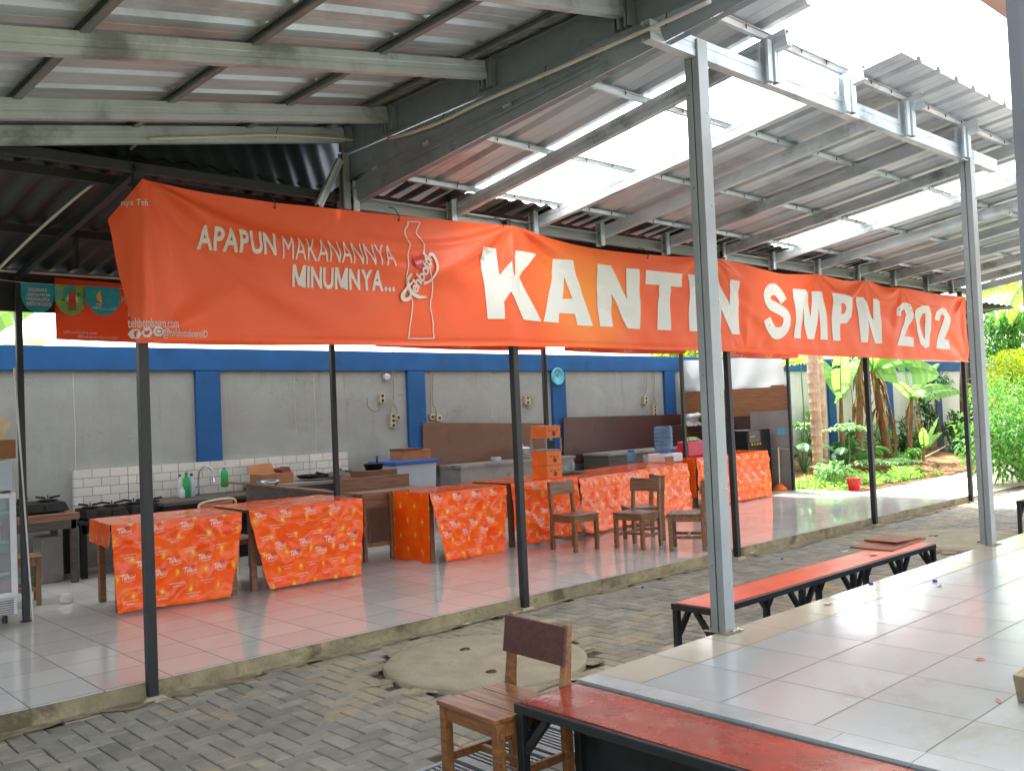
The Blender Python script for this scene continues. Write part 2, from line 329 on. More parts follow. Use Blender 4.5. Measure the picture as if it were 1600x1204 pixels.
# ---------------------------------------------------------------- mesh builder
WM = {}
def tag(o, label=None, cat=None, group=None, kind=None):
    for k, v in (('label', label), ('category', cat), ('group', group), ('kind', kind)):
        if v: o[k] = v
    return o
def thing(name, label, cat, loc=(0, 0, 0), rz=0, group=None):
    o = bpy.data.objects.new(name, None); COL.objects.link(o); o.empty_display_size = .1
    o.location = loc; o.rotation_euler = (0, 0, rz); WM[o] = Matrix.Translation(V(loc)) @ Matrix.Rotation(rz, 4, 'Z')
    return tag(o, label, cat, group)
class MB:
    def __init__(s): s.v = []; s.f = []; s.m = []; s.uv = {}
    def face(s, pts, mi=0, uv=None):
        i = len(s.v); s.v += [V(p) for p in pts]; s.f.append(tuple(range(i, i+len(pts)))); s.m.append(mi)
        if uv: s.uv[len(s.f)-1] = uv
    def hexa(s, c, mi=0):
        i = len(s.v); s.v += [V(p) for p in c]
        for q in ((0, 3, 2, 1), (4, 5, 6, 7), (0, 1, 5, 4), (1, 2, 6, 5), (2, 3, 7, 6), (3, 0, 4, 7)): s.f.append(tuple(i+k for k in q)); s.m.append(mi)
        return s
    def box(s, x0, x1, y0, y1, z0, z1, mi=0):
        return s.hexa([(x0, y0, z0), (x1, y0, z0), (x1, y1, z0), (x0, y1, z0), (x0, y0, z1), (x1, y0, z1), (x1, y1, z1), (x0, y1, z1)], mi)
    def obox(s, c, sx, sy, sz, rz=0, rx=0, ry=0, mi=0):
        m = Matrix.Rotation(rz, 3, 'Z') @ Matrix.Rotation(ry, 3, 'Y') @ Matrix.Rotation(rx, 3, 'X'); c = V(c)
        return s.hexa([c + m @ V((a*sx/2, b*sy/2, d*sz/2)) for d in (-1, 1) for a, b in ((-1, -1), (1, -1), (1, 1), (-1, 1))], mi)
    def frame(s, p0, p1, up=(0, 0, 1)):
        p0, p1 = V(p0), V(p1); d = (p1-p0).normalized(); u = V(up); sd = d.cross(u)
        if sd.length < 1e-4: sd = d.cross(V((1, 0, 0)))
        sd.normalize(); return p0, p1, sd, sd.cross(d).normalized()
    def extr(s, prof, p0, p1, up=(0, 0, 1), mi=0, caps=True):
        p0, p1, a, b = s.frame(p0, p1, up); n = len(prof); i = len(s.v)
        for p in (p0, p1): s.v += [p + a*q[0] + b*q[1] for q in prof]
        for k in range(n):
            s.f.append((i+k, i+(k+1) % n, i+n+(k+1) % n, i+n+k)); s.m.append(mi)
        if caps: s.f.append(tuple(i+k for k in reversed(range(n)))); s.f.append(tuple(i+n+k for k in range(n))); s.m += [mi, mi]
        return s
    def bar(s, p0, p1, w, h, up=(0, 0, 1), mi=0):
        return s.extr([(-w/2, -h/2), (w/2, -h/2), (w/2, h/2), (-w/2, h/2)], p0, p1, up, mi)
    def chan(s, p0, p1, w, h, t=.004, lip=.016, up=(0, 0, 1), flip=1, mi=0):
        # lipped C section: web on one side, open on the other
        o = [(-w/2, -h/2), (w/2, -h/2), (w/2, -h/2+lip), (w/2-t, -h/2+lip), (w/2-t, -h/2+t), (-w/2+t, -h/2+t), (-w/2+t, h/2-t), (w/2-t, h/2-t), (w/2-t, h/2-lip), (w/2, h/2-lip), (w/2, h/2), (-w/2, h/2)]
        # groove pressed in the web
        o += [(-w/2, h*.16), (-w/2+t*1.2, h*.11), (-w/2+t*1.2, -h*.11), (-w/2, -h*.16)]
        if flip < 0: o = [(-a, b) for a, b in reversed(o)]
        return s.extr(o, p0, p1, up, mi)
    def tube(s, pts, r, n=8, mi=0, caps=True):
        pts = [V(p) for p in pts]; i0 = len(s.v); k = len(pts); pa = None
        for j, p in enumerate(pts):
            d = (pts[min(j+1, k-1)]-pts[max(j-1, 0)]).normalized()
            a = d.cross(V((0, 0, 1))) if pa is None else pa - d*pa.dot(d)
            if a.length < 1e-3: a = d.cross(V((1, 0, 0)))
            a.normalize(); pa = a; b = d.cross(a); rr = r[j] if isinstance(r, (list, tuple)) else r
            s.v += [p + (a*math.cos(2*math.pi*q/n) + b*math.sin(2*math.pi*q/n))*rr for q in range(n)]
        for j in range(k-1):
            for q in range(n):
                s.f.append((i0+j*n+q, i0+j*n+(q+1) % n, i0+(j+1)*n+(q+1) % n, i0+(j+1)*n+q)); s.m.append(mi)
        if caps:
            s.f.append(tuple(i0+q for q in reversed(range(n)))); s.f.append(tuple(i0+(k-1)*n+q for q in range(n))); s.m += [mi, mi]
        return s
    def lathe(s, prof, c, n=20, mi=0, axis=(0, 0, 1), cap=True):
        c = V(c); ax = V(axis).normalized(); a = ax.orthogonal().normalized(); b = ax.cross(a); i0 = len(s.v); k = len(prof)
        for r, z in prof: s.v += [c + ax*z + (a*math.cos(2*math.pi*q/n)+b*math.sin(2*math.pi*q/n))*r for q in range(n)]
        for j in range(k-1):
            for q in range(n): s.f.append((i0+j*n+q, i0+j*n+(q+1) % n, i0+(j+1)*n+(q+1) % n, i0+(j+1)*n+q)); s.m.append(mi)
        if cap: s.f.append(tuple(i0+q for q in reversed(range(n)))); s.f.append(tuple(i0+(k-1)*n+q for q in range(n))); s.m += [mi, mi]
        return s
    def grid(s, fn, nu, nv, mi=0, uvfn=None, skip=None):
        i0 = len(s.v)
        for j in range(nv+1):
            for i in range(nu+1): s.v.append(V(fn(i/nu, j/nv)))
        for j in range(nv):
            for i in range(nu):
                if skip and skip(i, j): continue
                a = i0+j*(nu+1)+i; s.f.append((a, a+1, a+nu+2, a+nu+1)); s.m.append(mi)
                if uvfn: s.uv[len(s.f)-1] = [uvfn(x/nu, y/nv) for x, y in ((i, j), (i+1, j), (i+1, j+1), (i, j+1))]
        return s
    def prism(s, poly, z0, z1, mi=0):
        n = len(poly); i = len(s.v); s.v += [V((p[0], p[1], z0)) for p in poly] + [V((p[0], p[1], z1)) for p in poly]
        for k in range(n): s.f.append((i+k, i+(k+1) % n, i+n+(k+1) % n, i+n+k)); s.m.append(mi)
        s.f.append(tuple(i+k for k in reversed(range(n)))); s.f.append(tuple(i+n+k for k in range(n))); s.m += [mi, mi]
        return s
    def mesh2(s, verts, faces, fn, mi=0):
        i = len(s.v); s.v += [V(fn(a, b)) for a, b in verts]
        for f in faces: s.f.append(tuple(i+k for k in f)); s.m.append(mi)
    def build(s, name, mats, parent=None, smooth=False, bevel=0, merge=False, label=None):
        if isinstance(mats, (str,)): mats = [mats]
        me = bpy.data.meshes.new(name)
        if parent is not None: W = WM[parent]
        else:
            n = max(1, len(s.v)); W = Matrix.Translation((sum(p.x for p in s.v)/n, sum(p.y for p in s.v)/n, min(p.z for p in s.v)))
        Wi = W.inverted(); me.from_pydata([Wi @ p for p in s.v], [], s.f)
        for mt in mats: me.materials.append(M[mt])
        me.polygons.foreach_set('material_index', s.m)
        if s.uv:
            ul = me.uv_layers.new(name='UVMap')
            for fi, uvs in s.uv.items():
                for k, li in enumerate(me.polygons[fi].loop_indices): ul.data[li].uv = uvs[k]
        bm = bmesh.new(); bm.from_mesh(me)
        if merge: bmesh.ops.remove_doubles(bm, verts=bm.verts, dist=1e-4)
        if not s.uv and not getattr(s, 'keep', False): bmesh.ops.recalc_face_normals(bm, faces=bm.faces)
        bm.to_mesh(me); bm.free()
        if smooth: me.polygons.foreach_set('use_smooth', [True]*len(me.polygons))
        o = bpy.data.objects.new(name, me); COL.objects.link(o)
        if parent is not None: o.parent = parent; WM[o] = W
        else: o.matrix_world = W; WM[o] = W
        if bevel:
            b = o.modifiers.new('bevel', 'BEVEL'); b.width = bevel; b.segments = 2; b.limit_method = 'ANGLE'
        if label: o['label'] = label
        return o
def solo(mb, name, mats, label, cat, group=None, **k): return tag(mb.build(name, mats, None, **k), label, cat, group)
def struct(mb, name, mats, **k): o = mb.build(name, mats, None, **k); o['kind'] = 'structure'; return o
def copy_thing(src, loc, rz=0, label=None, group=None, cat=None):
    def cp(o, parent):
        c = o.copy(); COL.objects.link(c)
        if parent is not None: c.parent = parent
        for ch in o.children: cp(ch, c)
        return c
    r = cp(src, None); r.location = loc; r.rotation_euler = (0, 0, rz)
    if label: r['label'] = label
    if group: r['group'] = group
    if cat: r['category'] = cat
    return r
# lettering: text is turned into a flat mesh, cut in small cells, then laid on its surface
def text2(s, size=1, offset=0, shear=0, space=1, sx=1, align='LEFT', cell=None):
    cu = bpy.data.curves.new('lettering', 'FONT'); cu.body = s; cu.size = size; cu.offset = offset; cu.shear = shear
    cu.space_character = space; cu.resolution_u = 3; cu.align_x = align; cu.fill_mode = 'FRONT'
    o = bpy.data.objects.new('lettering', cu); COL.objects.link(o); dg = bpy.context.evaluated_depsgraph_get(); dg.update()
    me = bpy.data.meshes.new_from_object(o.evaluated_get(dg)); bpy.data.objects.remove(o); bpy.data.curves.remove(cu)
    bm = bmesh.new(); bm.from_mesh(me); bpy.data.meshes.remove(me)
    for v in bm.verts: v.co.x *= sx
    if cell:
        xs = [v.co.x for v in bm.verts]; ys = [v.co.y for v in bm.verts]
        for ax, arr in ((0, xs), (1, ys)):
            t = min(arr)+cell
            while t < max(arr):
                no = V((1, 0, 0)) if ax == 0 else V((0, 1, 0))
                bmesh.ops.bisect_plane(bm, geom=bm.verts[:]+bm.edges[:]+bm.faces[:], plane_co=no*t, plane_no=no); t += cell
    bm.verts.index_update(); out = ([(v.co.x, v.co.y) for v in bm.verts], [tuple(v.index for v in f.verts) for f in bm.faces]); bm.free()
    return out
def boldtext(s, size=1, offset=0, shear=0, space=1, cell=None):
    # bold capitals set one by one; the M is drawn as its own outline
    x = 0; V_, F_ = [], []; pv = ''
    for ch in s:
        x -= {'PA': .10, 'YA': .10, 'AP': .02}.get(pv+ch, 0)*(1 if offset > .015 else 0); pv = ch
        if ch == 'M':
            o = [(0, 0), (.18, 0), (.18, .60), (.43, .08), (.57, .08), (.82, .60), (.82, 0), (1, 0), (1, 1), (.77, 1), (.5, .40), (.23, 1), (0, 1)]
            cap = .705+offset; wd_ = .80; bm = bmesh.new(); bm.faces.new([bm.verts.new((a*wd_, -offset+c*(cap+offset), 0)) for a, c in o]); bmesh.ops.triangulate(bm, faces=bm.faces)
            for ax in (0, 1):
                t = (cell or .5); hi = wd_ if ax == 0 else cap
                no = V((1, 0, 0)) if ax == 0 else V((0, 1, 0)); q = (0 if ax == 0 else -offset)+t
                while q < hi: bmesh.ops.bisect_plane(bm, geom=bm.verts[:]+bm.edges[:]+bm.faces[:], plane_co=no*q, plane_no=no); q += t
            bm.verts.index_update(); m = ([(v.co.x, v.co.y) for v in bm.verts], [tuple(v.index for v in f.verts) for f in bm.faces]); bm.free()
        else: m = text2(ch, 1, offset, shear, 1, cell=cell)
        lo = min(p[0] for p in m[0]); hi = max(p[0] for p in m[0]); k = len(V_)
        V_ += [(p[0]-lo+x, p[1]) for p in m[0]]; F_ += [tuple(k+i for i in f) for f in m[1]]
        x += hi-lo + .075*space
    return V_, F_
def stroke(pts, wd):
    # ribbon polyline in the plane -> verts, faces
    vs, fs = [], []; n = len(pts)
    for i, p in enumerate(pts):
        a = pts[max(i-1, 0)]; b = pts[min(i+1, n-1)]; dx, dy = b[0]-a[0], b[1]-a[1]; L = math.hypot(dx, dy) or 1
        ww = wd[i] if isinstance(wd, list) else wd
        vs += [(p[0]-dy/L*ww/2, p[1]+dx/L*ww/2), (p[0]+dy/L*ww/2, p[1]-dx/L*ww/2)]
    for i in range(n-1): fs.append((2*i, 2*i+1, 2*i+3, 2*i+2))
    return vs, fs
def smooth_line(pts, k=6):
    out = []
    n = len(pts)
    for i in range(n-1):
        p0, p1, p2, p3 = pts[max(i-1, 0)], pts[i], pts[i+1], pts[min(i+2, n-1)]
        for j in range(k):
            t = j/k
            out.append(tuple(.5*((2*p1[q]) + (-p0[q]+p2[q])*t + (2*p0[q]-5*p1[q]+4*p2[q]-p3[q])*t*t + (-p0[q]+3*p1[q]-3*p2[q]+p3[q])*t**3) for q in range(len(p1))))
    out.append(tuple(pts[-1])); return out
# ================================================================ THE SETTING
HP = .46                                   # corridor floor level
MH = [(1.85, -1.02, .68), (8.62, -1.42, .82)]
DR = [(.30, .92, -2.62, -2.22), (.95, 1.5, -2.62, -2.22)]
b = MB(); b.face([(-60, -60, -.12), (140, -60, -.12), (140, 120, -.12), (-60, 120, -.12)]); struct(b, 'ground', 'far_ground')
b = MB(); b.face([(-7, -6, -.018), (15.5, -6, -.018), (15.5, .3, -.018), (-7, .3, -.018)]); struct(b, 'paving_bed', 'joint_soil')
b = MB(); u = .105
for i in range(-58, 145):
    for j in range(-30, 1):
        d = (i-j) % 4
        if d not in (0, 3): continue
        x0, y0 = i*u, j*u; x1, y1 = (x0+2*u, y0+u) if d == 0 else (x0+u, y0+2*u)
        cx, cy = (x0+x1)/2, (y0+y1)/2
        if cy > -.03 or cy < -3.3: continue
        if any((cx-a)**2+(cy-c)**2 < (r+.05)**2 for a, c, r in MH): continue
        if any(a-.03 < cx < c+.03 and e-.03 < cy < f+.03 for a, c, e, f in DR): continue
        if cx > .79 and cy < -2.9: continue
        if x0 < -6: continue
        g = .0035; bv = .006; z = random.gauss(-.001, .0014) + .012*noise.noise(V((cx*.6, cy*.6, 0)))*.5
        tx, ty = random.gauss(0, .008), random.gauss(0, .008)
        def zt(x, y): return z + (x-cx)*tx + (y-cy)*ty
        lo = [(x0+g, y0+g), (x1-g, y0+g), (x1-g, y1-g), (x0+g, y1-g)]; hi = [(x0+g+bv, y0+g+bv), (x1-g-bv, y0+g+bv), (x1-g-bv, y1-g-bv), (x0+g+bv, y1-g-bv)]
        k = len(b.v); b.v += [V((x, y, -.05)) for x, y in lo] + [V((x, y, zt(x, y)-.005)) for x, y in lo] + [V((x, y, zt(x, y))) for x, y in hi]
        for q in range(4):
            r = (q+1) % 4; b.f += [(k+q, k+r, k+4+r, k+4+q), (k+4+q, k+4+r, k+8+r, k+8+q)]; b.m += [0, 0]
        b.f.append((k+8, k+9, k+10, k+11)); b.m.append(0)
struct(b, 'paving', 'paver')
# sand washed against the kerb and round the round covers
def blob(cx, cy, rx, ry, z, seed, n=40):
    return [(cx+rx*math.cos(a)*(1+.35*noise.noise(V((math.cos(a)*1.7, math.sin(a)*1.7, seed)))), cy+ry*math.sin(a)*(1+.5*noise.noise(V((math.cos(a)*2.3, math.sin(a)*2.3, seed+9)))), z) for a in [2*math.pi*q/n for q in range(n)]]
b = MB()
for i in range(46):
    x = -3.2+i*.34+random.uniform(-.1, .1); b.face(blob(x, -.03-random.random()*.03, random.uniform(.14, .35), random.uniform(.03, .13), .0045+.0004*(i % 7), i*3.1))
for (cx, cy, r) in MH:
    for i in range(13):
        a = i*.49; b.face(blob(cx+(r+.02)*math.cos(a), cy+(r+.02)*math.sin(a), random.uniform(.08, .22), random.uniform(.05, .12), .003+.0005*(i % 5), i*7.7))
for i in range(0): b.face(blob(random.uniform(1.2, 6), random.uniform(-2.4, -.4), random.uniform(.1, .4), random.uniform(.05, .15), .0085+.0004*i, i*5.3))
struct(b, 'sand', 'paver_bed')
b = MB(); b.grid(lambda s, t: (15.5+s*60, -6+t*8.3, .0), 12, 4); struct(b, 'path', 'path')
b = MB(); b.grid(lambda s, t: (12.6+s*3, .28+t*2.1, -.004+.004*noise.noise(V((s*9, t*9, 0)))), 10, 8); struct(b, 'garden_path', 'path')
def soil_z(x, y):
    k = min(1, max(0, (y-2.2)/2.2)); e = min(1, max(0, (x-12.7)/1.2)); return .012 + .20*k*k*e + (.03*noise.noise(V((x*1.2, y*1.2, 3)))*k)
b = MB(); b.grid(lambda s, t: (12.66+s*26, 2.25+.25*noise.noise(V((s*26, 0, 1)))*(1-t)+t*3.1, soil_z(12.66+s*26, 2.25+t*3.1)), 90, 16); struct(b, 'garden_soil', 'soil', smooth=True)
# canteen floor slab with its rough concrete edge
b = MB(); b.box(-7, 12.6, .012, 5.28, -.05, .1); struct(b, 'canteen_floor', 'tile_canteen')
b = MB()
def kerb(s, t):
    x = -7+s*19.6; z = -.03+t*.127
    return (x, -.006+.014*noise.noise(V((x*3.1, z*9, 0)))+.006*noise.noise(V((x*14, z*30, 4))) - .012*(1-t), z)
b.grid(kerb, 500, 5); b.grid(lambda s, t: (-7+s*19.6, kerb(s, 1)[1]+(.0118-kerb(s, 1)[1])*t, .097), 500, 1)
b.grid(lambda s, t: (12.602, .0+s*5.28, -.03+.128*t), 20, 2); struct(b, 'floor_edge', 'concrete')
b = MB(); b.box(.79, 16, -12, -2.886, HP-.02, HP); struct(b, 'corridor_floor', 'tile_corridor')
b = MB(); b.box(.797, 15.99, -11.99, -2.893, -.05, HP-.021); struct(b, 'corridor_plinth', 'riser')
# the tiled front strip of the corridor floor, cut in short tiles
b = MB()
for i in range(24):
    y1 = -2.9-i*.297; b.box(.786, .909, y1-.2935, y1, HP-.012, HP+.003)
struct(b, 'corridor_edge', 'tile_edge', bevel=.0015)

# round concrete covers
for k, (cx, cy, r) in enumerate(MH):
    t = thing('manhole_cover', ['sandy round concrete cover set in the grey paving behind the nearest wooden chair', 'round concrete cover in the paving beyond the far end of the orange bench'][k], 'manhole cover', (cx, cy, 0), group='round concrete covers in the paving')
    b = MB(); n = 96
    rr = [r*(1+.012*noise.noise(V((math.cos(2*math.pi*q/n)*4, math.sin(2*math.pi*q/n)*4, k*5)))) for q in range(n)]
    rings = [(1, -.05), (1, .012), (.985, .022), (.8, .026), (.5, .028), (.2, .03)]
    k0 = len(b.v)
    for f, z in rings: b.v += [V((cx+rr[q]*f*math.cos(2*math.pi*q/n), cy+rr[q]*f*math.sin(2*math.pi*q/n), z+.003*noise.noise(V((f*5+math.cos(q/9), math.sin(q/9)*5, 1))))) for q in range(n)]
    for j in range(len(rings)-1):
        for q in range(n): b.f.append((k0+j*n+q, k0+j*n+(q+1) % n, k0+(j+1)*n+(q+1) % n, k0+(j+1)*n+q)); b.m.append(0)
    b.f.append(tuple(k0+5*n+q for q in range(n))); b.m.append(0)
    b.build('disc', 'concrete_disc', t, smooth=True)
    for a in ((.05, .28), (-.20, -.28)):
        b = MB(); b.lathe([(.04, .024), (.036, .031), (.02, .029), (.0, .0285)], (cx+a[0]*r/.68, cy+a[1]*r/.68, 0), 16); b.tube([(cx+a[0]-.035, cy+a[1], .03), (cx+a[0], cy+a[1], .036), (cx+a[0]+.035, cy+a[1], .03)], .006, 6); b.build('lifting_eye', 'rust', t, smooth=True)
for k, (x0, x1, y0, y1) in enumerate(DR):
    t = thing('drain_grate', ['slotted steel drain grate under the front of the nearest wooden chair', 'slotted steel drain grate beneath the end of the red bench'][k], 'drain grate', ((x0+x1)/2, (y0+y1)/2, 0))
    b = MB(); 
    for (a, c, e, f) in ((x0, x1, y0, y0+.03), (x0, x1, y1-.03, y1), (x0, x0+.03, y0+.03, y1-.03), (x1-.03, x1, y0+.03, y1-.03), ((x0+x1)/2-.02, (x0+x1)/2+.02, y0+.03, y1-.03)): b.box(a, c, e, f, -.02, .012)
    b.build('frame', 'galv_post', t)
    b = MB(); q = x0+.045
    while q < x1-.04:
        if abs(q-(x0+x1)/2) > .03: b.box(q-.007, q+.007, y0+.03, y1-.03, -.02, .008)
        q += .03
    b.build('slats', 'galv_post', t)
    b = MB(); b.box(x0+.03, x1-.03, y0+.03, y1-.03, -.045, -.04); b.build('trough', 'black_iron', t)

# ---------------------------------------------------------------- boundary wall
WY = 5.3
t = thing('boundary_wall', 'long grey plastered wall framed by blue pillars and blue top beam', 'wall', (12, WY, 0))
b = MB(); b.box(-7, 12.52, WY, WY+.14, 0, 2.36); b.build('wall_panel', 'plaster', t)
b = MB(); b.box(12.52, 34, WY, WY+.14, 0, 2.36); b.build('wall_panel', 'plaster_lit', t)
b = MB(); b.box(-7, 34, WY-.07, WY+.22, 2.345, 2.62); b.build('top_beam', 'blue', t, bevel=.006)
for x in (-.3, 2.82, 6.04, 9.05, 12.1, 15.2, 18.3, 21.3, 24.3, 27.4):
    b = MB(); b.box(x-.16, x+.16, WY-.06, WY+.2, 0, 2.343); b.build('pillar', 'blue', t, bevel=.006)
# hairline joints and a raised plaster seam seen in the panels
b = MB()
for x, z0 in ((1.25, 1.2), (4.35, 1.2), (7.55, 1.6), (10.6, 1.6), (4.05, 1.5)):
    pts = [(x+.012*noise.noise(V((z*5, x, 0))), WY-.002, z) for z in [z0+(2.34-z0)*q/14 for q in range(15)]]; b.tube(pts, .0035 if x != 4.05 else .002, 4)
b.build('plaster_seam', 'white_paint', t)
b = MB(); b.grid(lambda s, q: (13+s*14, WY-.004, .05+q*(.62+.2*noise.noise(V((s*14, 0, 5))))), 60, 4); b.build('stain_band', 'wall_stain', t)
# white brick tile splashback behind the kitchen
def brick_tile_mat():
    m, tt, bs, co, g = base('splash'); br = N(tt, 'ShaderNodeTexBrick'); br.offset = .5; br.inputs['Scale'].default_value = 1; br.inputs['Brick Width'].default_value = .2; br.inputs['Row Height'].default_value = .1; br.inputs['Mortar Size'].default_value = .004; br.inputs['Mortar Smooth'].default_value = .1
    br.inputs['Color1'].default_value = (.62, .62, .58, 1); br.inputs['Color2'].default_value = (.52, .52, .49, 1); br.inputs['Mortar'].default_value = (.22, .22, .2, 1)
    sp = N(tt, 'ShaderNodeSeparateXYZ'); tt.links.new(g.outputs['Position'], sp.inputs[0]); cb = N(tt, 'ShaderNodeCombineXYZ'); tt.links.new(sp.outputs[0], cb.inputs[0]); tt.links.new(math_n(tt, 'SUBTRACT', sp.outputs[2], .02), cb.inputs[1]); tt.links.new(cb.outputs[0], br.inputs['Vector'])
    tt.links.new(br.outputs[0], bs.inputs['Base Color']); bs.inputs['Roughness'].default_value = .25; MATS['splash'] = m
brick_tile_mat()
b = MB(); x = 1.2
while x < 4.79:
    b.box(x+.004, min(x+.6, 4.8)-.004, WY-.072, WY-.0, .72, 1.215); x += .6
solo(b, 'tile_splashback', 'splash', 'white brick pattern tile splashback along the wall above the kitchen counter', 'tiles')

# ---------------------------------------------------------------- roofs
def zr(y): return 3.40 - .139*y            # underside of the right canopy sheets
def ribbed(b, x0, x1, y0, y1, zf, per=.30, rh=.034, axis='x', mi=0, th=.0):
    # trapezoid ribs; profile runs over x (or y), extruded along the other axis
    prof = []; s = x0
    while s < x1-1e-6:
        for o, h in ((0, 0), (per*.36, 0), (per*.38, .004), (per*.40, 0), (per*.70, 0), (per*.78, rh), (per*.92, rh)):
            if s+o <= x1: prof.append((s+o, h))
        s += per
    prof.append((x1, 0)); n = 10
    for k in range(len(prof)-1):
        (a, ha), (c, hc) = prof[k], prof[k+1]
        if axis == 'x': b.face([(a, y0, zf(a, y0)+ha), (c, y0, zf(c, y0)+hc), (c, y1, zf(c, y1)+hc), (a, y1, zf(a, y1)+ha)], mi)
        else: b.face([(y0, a, zf(y0, a)+ha), (y1, a, zf(y1, a)+ha), (y1, c, zf(y1, c)+hc), (y0, c, zf(y0, c)+hc)], mi)
t = thing('metal_canopy', 'metal canopy roof with white skylight strips over the paving to the right', 'canopy roof', (7, -1.6, 3.3))
zf = lambda x, y: zr(y)
for x0, x1, mt in ((1.6, 2.55, 'sheet'), (2.555, 3.65, 'skylight'), (3.655, 7.0, 'sheet'), (7.005, 7.80, 'skylight'), (7.805, 13.3, 'sheet')):
    b = MB(); ribbed(b, x0, x1, .12, -3.23, zf); b.build('skylight_sheet' if mt == 'skylight' else 'roof_sheet', mt, t, merge=True)
RX = (1.66, 2.59, 3.51, 4.385, 5.37, 6.36, 7.35, 8.38, 9.4, 10.43, 11.48, 12.36, 13.2)
for k, y in enumerate((-.29, -1.1, -2.0, -2.9)):
    b = MB(); q = 1.75
    while q < 9: b.bar((q, y-.03, zr(y)-.03), (q, y-.03, zr(y)+.01), .006, .006, (0, 1, 0)); q += .3
    o = b.build('roof_screws', 'rust', t); o['kind'] = 'stuff'
for x in RX:
    b = MB(); b.chan((x, .0, zr(0)-.082), (x, -3.05, zr(-3.05)-.082), .05, .1, flip=-1); rf = b.build('rafter', 'galv', t)
    b = MB(); b.chan((x-.055, -.012, 3.19), (x-.055, -.012, 3.43), .05, .075, up=(0, 1, 0)); b.build('bracket', 'galv', rf)
    if 2 < x < 6.0:
        b = MB(); b.chan((x-.06, -2.93, 3.50), (x-.06, -2.93, 3.74), .045, .07, up=(0, 1, 0)); b.chan((x-.005, -2.955, 3.50), (x-.005, -2.955, 3.70), .045, .05, up=(1, 0, 0)); b.build('bracket', 'galv', rf)
for y in (-.29, -1.1, -2.0, -2.9):
    b = MB(); z = zr(y)-.004; b.extr([(-.045, -.001), (-.025, -.001), (-.018, -.028), (.018, -.028), (.025, -.001), (.045, -.001), (.045, .002), (-.045, .002)], (1.6, y, z), (13.3, y, z), (0, -.139, 1)); b.build('purlin', 'galv', t)
b = MB(); b.chan((1.5, .035, 3.275), (13.3, .035, 3.275), .05, .095, flip=1); b.build('eave_beam', 'galv_post', t)
b = MB(); b.chan((1.5, -2.883, 3.56), (6.1, -2.883, 3.56), .06, .105, flip=-1); b.build('front_beam', 'galv', t)
for k, x in enumerate((1.918, 5.53)):
    tt = thing('steel_post', ['thick grey steel post at the near corner of the white corridor floor', 'thick grey steel post further along the corridor edge by the bench end'][k], 'post', (x, -2.883, HP), group='grey posts on the corridor edge')
    b = MB(); h0 = HP+.0; h1 = 3.60; y = -2.883
    # two lipped channels facing each other leave a groove on the left face
    for s in (-1, 1):
        b.extr([(-.044, s*.004), (-.044, s*.045), (.044, s*.045), (.044, s*.004), (.040, s*.004), (.036, s*.010), (.036, s*.038), (-.036, s*.038), (-.036, s*.010), (-.040, s*.004)], (x, y, h0), (x, y, h1), (0, 1, 0))
    b.box(x-.036, x+.036, y-.0035, y+.0035, h0+.001, h1-.002)
    b.build('column', 'galv_post', tt, bevel=.003)
    for z in [.25+.5*q for q in range(7)]:
        b = MB(); b.lathe([(.006, 0), (.005, .004), (0, .005)], (x+.015, y-.045, h0+z), 8, axis=(0, -1, 0)); b.build('screw', 'steel', tt)
        b = MB(); b.lathe([(.006, 0), (.005, .004), (0, .005)], (x-.044, y+.022, h0+z+.1), 8, axis=(-1, 0, 0)); b.build('screw', 'steel', tt)
    b = MB(); b.grid(lambda s_, q: V((x-.075+.15*s_+.02*noise.noise(V((s_*4, q*4, k))), y-.078+.156*q+.02*noise.noise(V((s_*4, q*4, k+5))), HP+.0035)), 6, 6); b.build('cement_smear', 'concrete', tt)

def zl(x): return 3.57 + .175*x            # underside of the left roof sheets
t = thing('metal_canopy', 'metal roof overhead at left with bright ribs and pale steel rafters', 'canopy roof', (-1.5, -1.6, 3.3))
b = MB(); ribbed(b, -3.42, .45, 1.62, -7.0, lambda x, y: zl(x), .275, .036, 'y'); b.build('roof_sheet', 'sheet', t, merge=True)
for y in (-.05, -.60, -1.63, -2.72, -3.35):
    b = MB(); b.chan((-6.9, y, zl(-6.9)-.095), (1.5, y, zl(1.5)-.095), .05, .105, flip=-1); rf = b.build('rafter', 'galv', t)
    b = MB(); b.chan((1.53, y+.04, 3.63), (1.53, y+.04, 3.80), .05, .05, up=(0, 1, 0)); b.chan((1.53, y-.035, 3.63), (1.53, y-.035, 3.80), .05, .04, up=(0, 1, 0)); b.build('bracket', 'gutter_steel', rf)
for x in (-4.0, -3.25, -2.44, -1.64, -.83, -.02, .74, 1.35):
    b = MB(); z = zl(x)-.026; b.chan((x, .44, z), (x, -3.42, z), .042, .05, .003, .010, (-.175, 0, 1), flip=1); b.build('purlin', 'galv_dark', t)
b = MB()
b.extr([(-.04, -.1), (.04, -.1), (.04, -.092), (.004, -.088), (.004, .088), (.04, .092), (.04, .1), (-.04, .1), (-.04, .092), (-.004, .088), (-.004, -.088), (-.04, -.092)], (1.565, .06, 3.715), (1.565, -3.45, 3.715))
b.build('main_beam', 'gutter_steel', t)
b = MB(); b.box(1.585, 1.60, -3.42, .45, 3.816, 3.93); b.build('flashing', 'gutter_steel', t)
b = MB()
for k in range(1):
    def side(s, q): y = .05-3.5*s; zb = 3.265-.0885*y*1.0; zt_ = 3.612; return (1.565+.05*(1-q), y, zb+(zt_-zb)*q)
    b.grid(side, 12, 4); b.grid(lambda s, q: (side(s, 0)[0]+.05*q, side(s, 0)[1], side(s, 0)[2]-.006), 12, 1)
    for dz in (.08, .15): b.tube([(1.556+.05*(1-.4), .05, 3.27+dz), (1.553, -2.5, 3.49+dz*.4)], .006, 5)
b.build('gutter_side', 'gutter_steel', t)
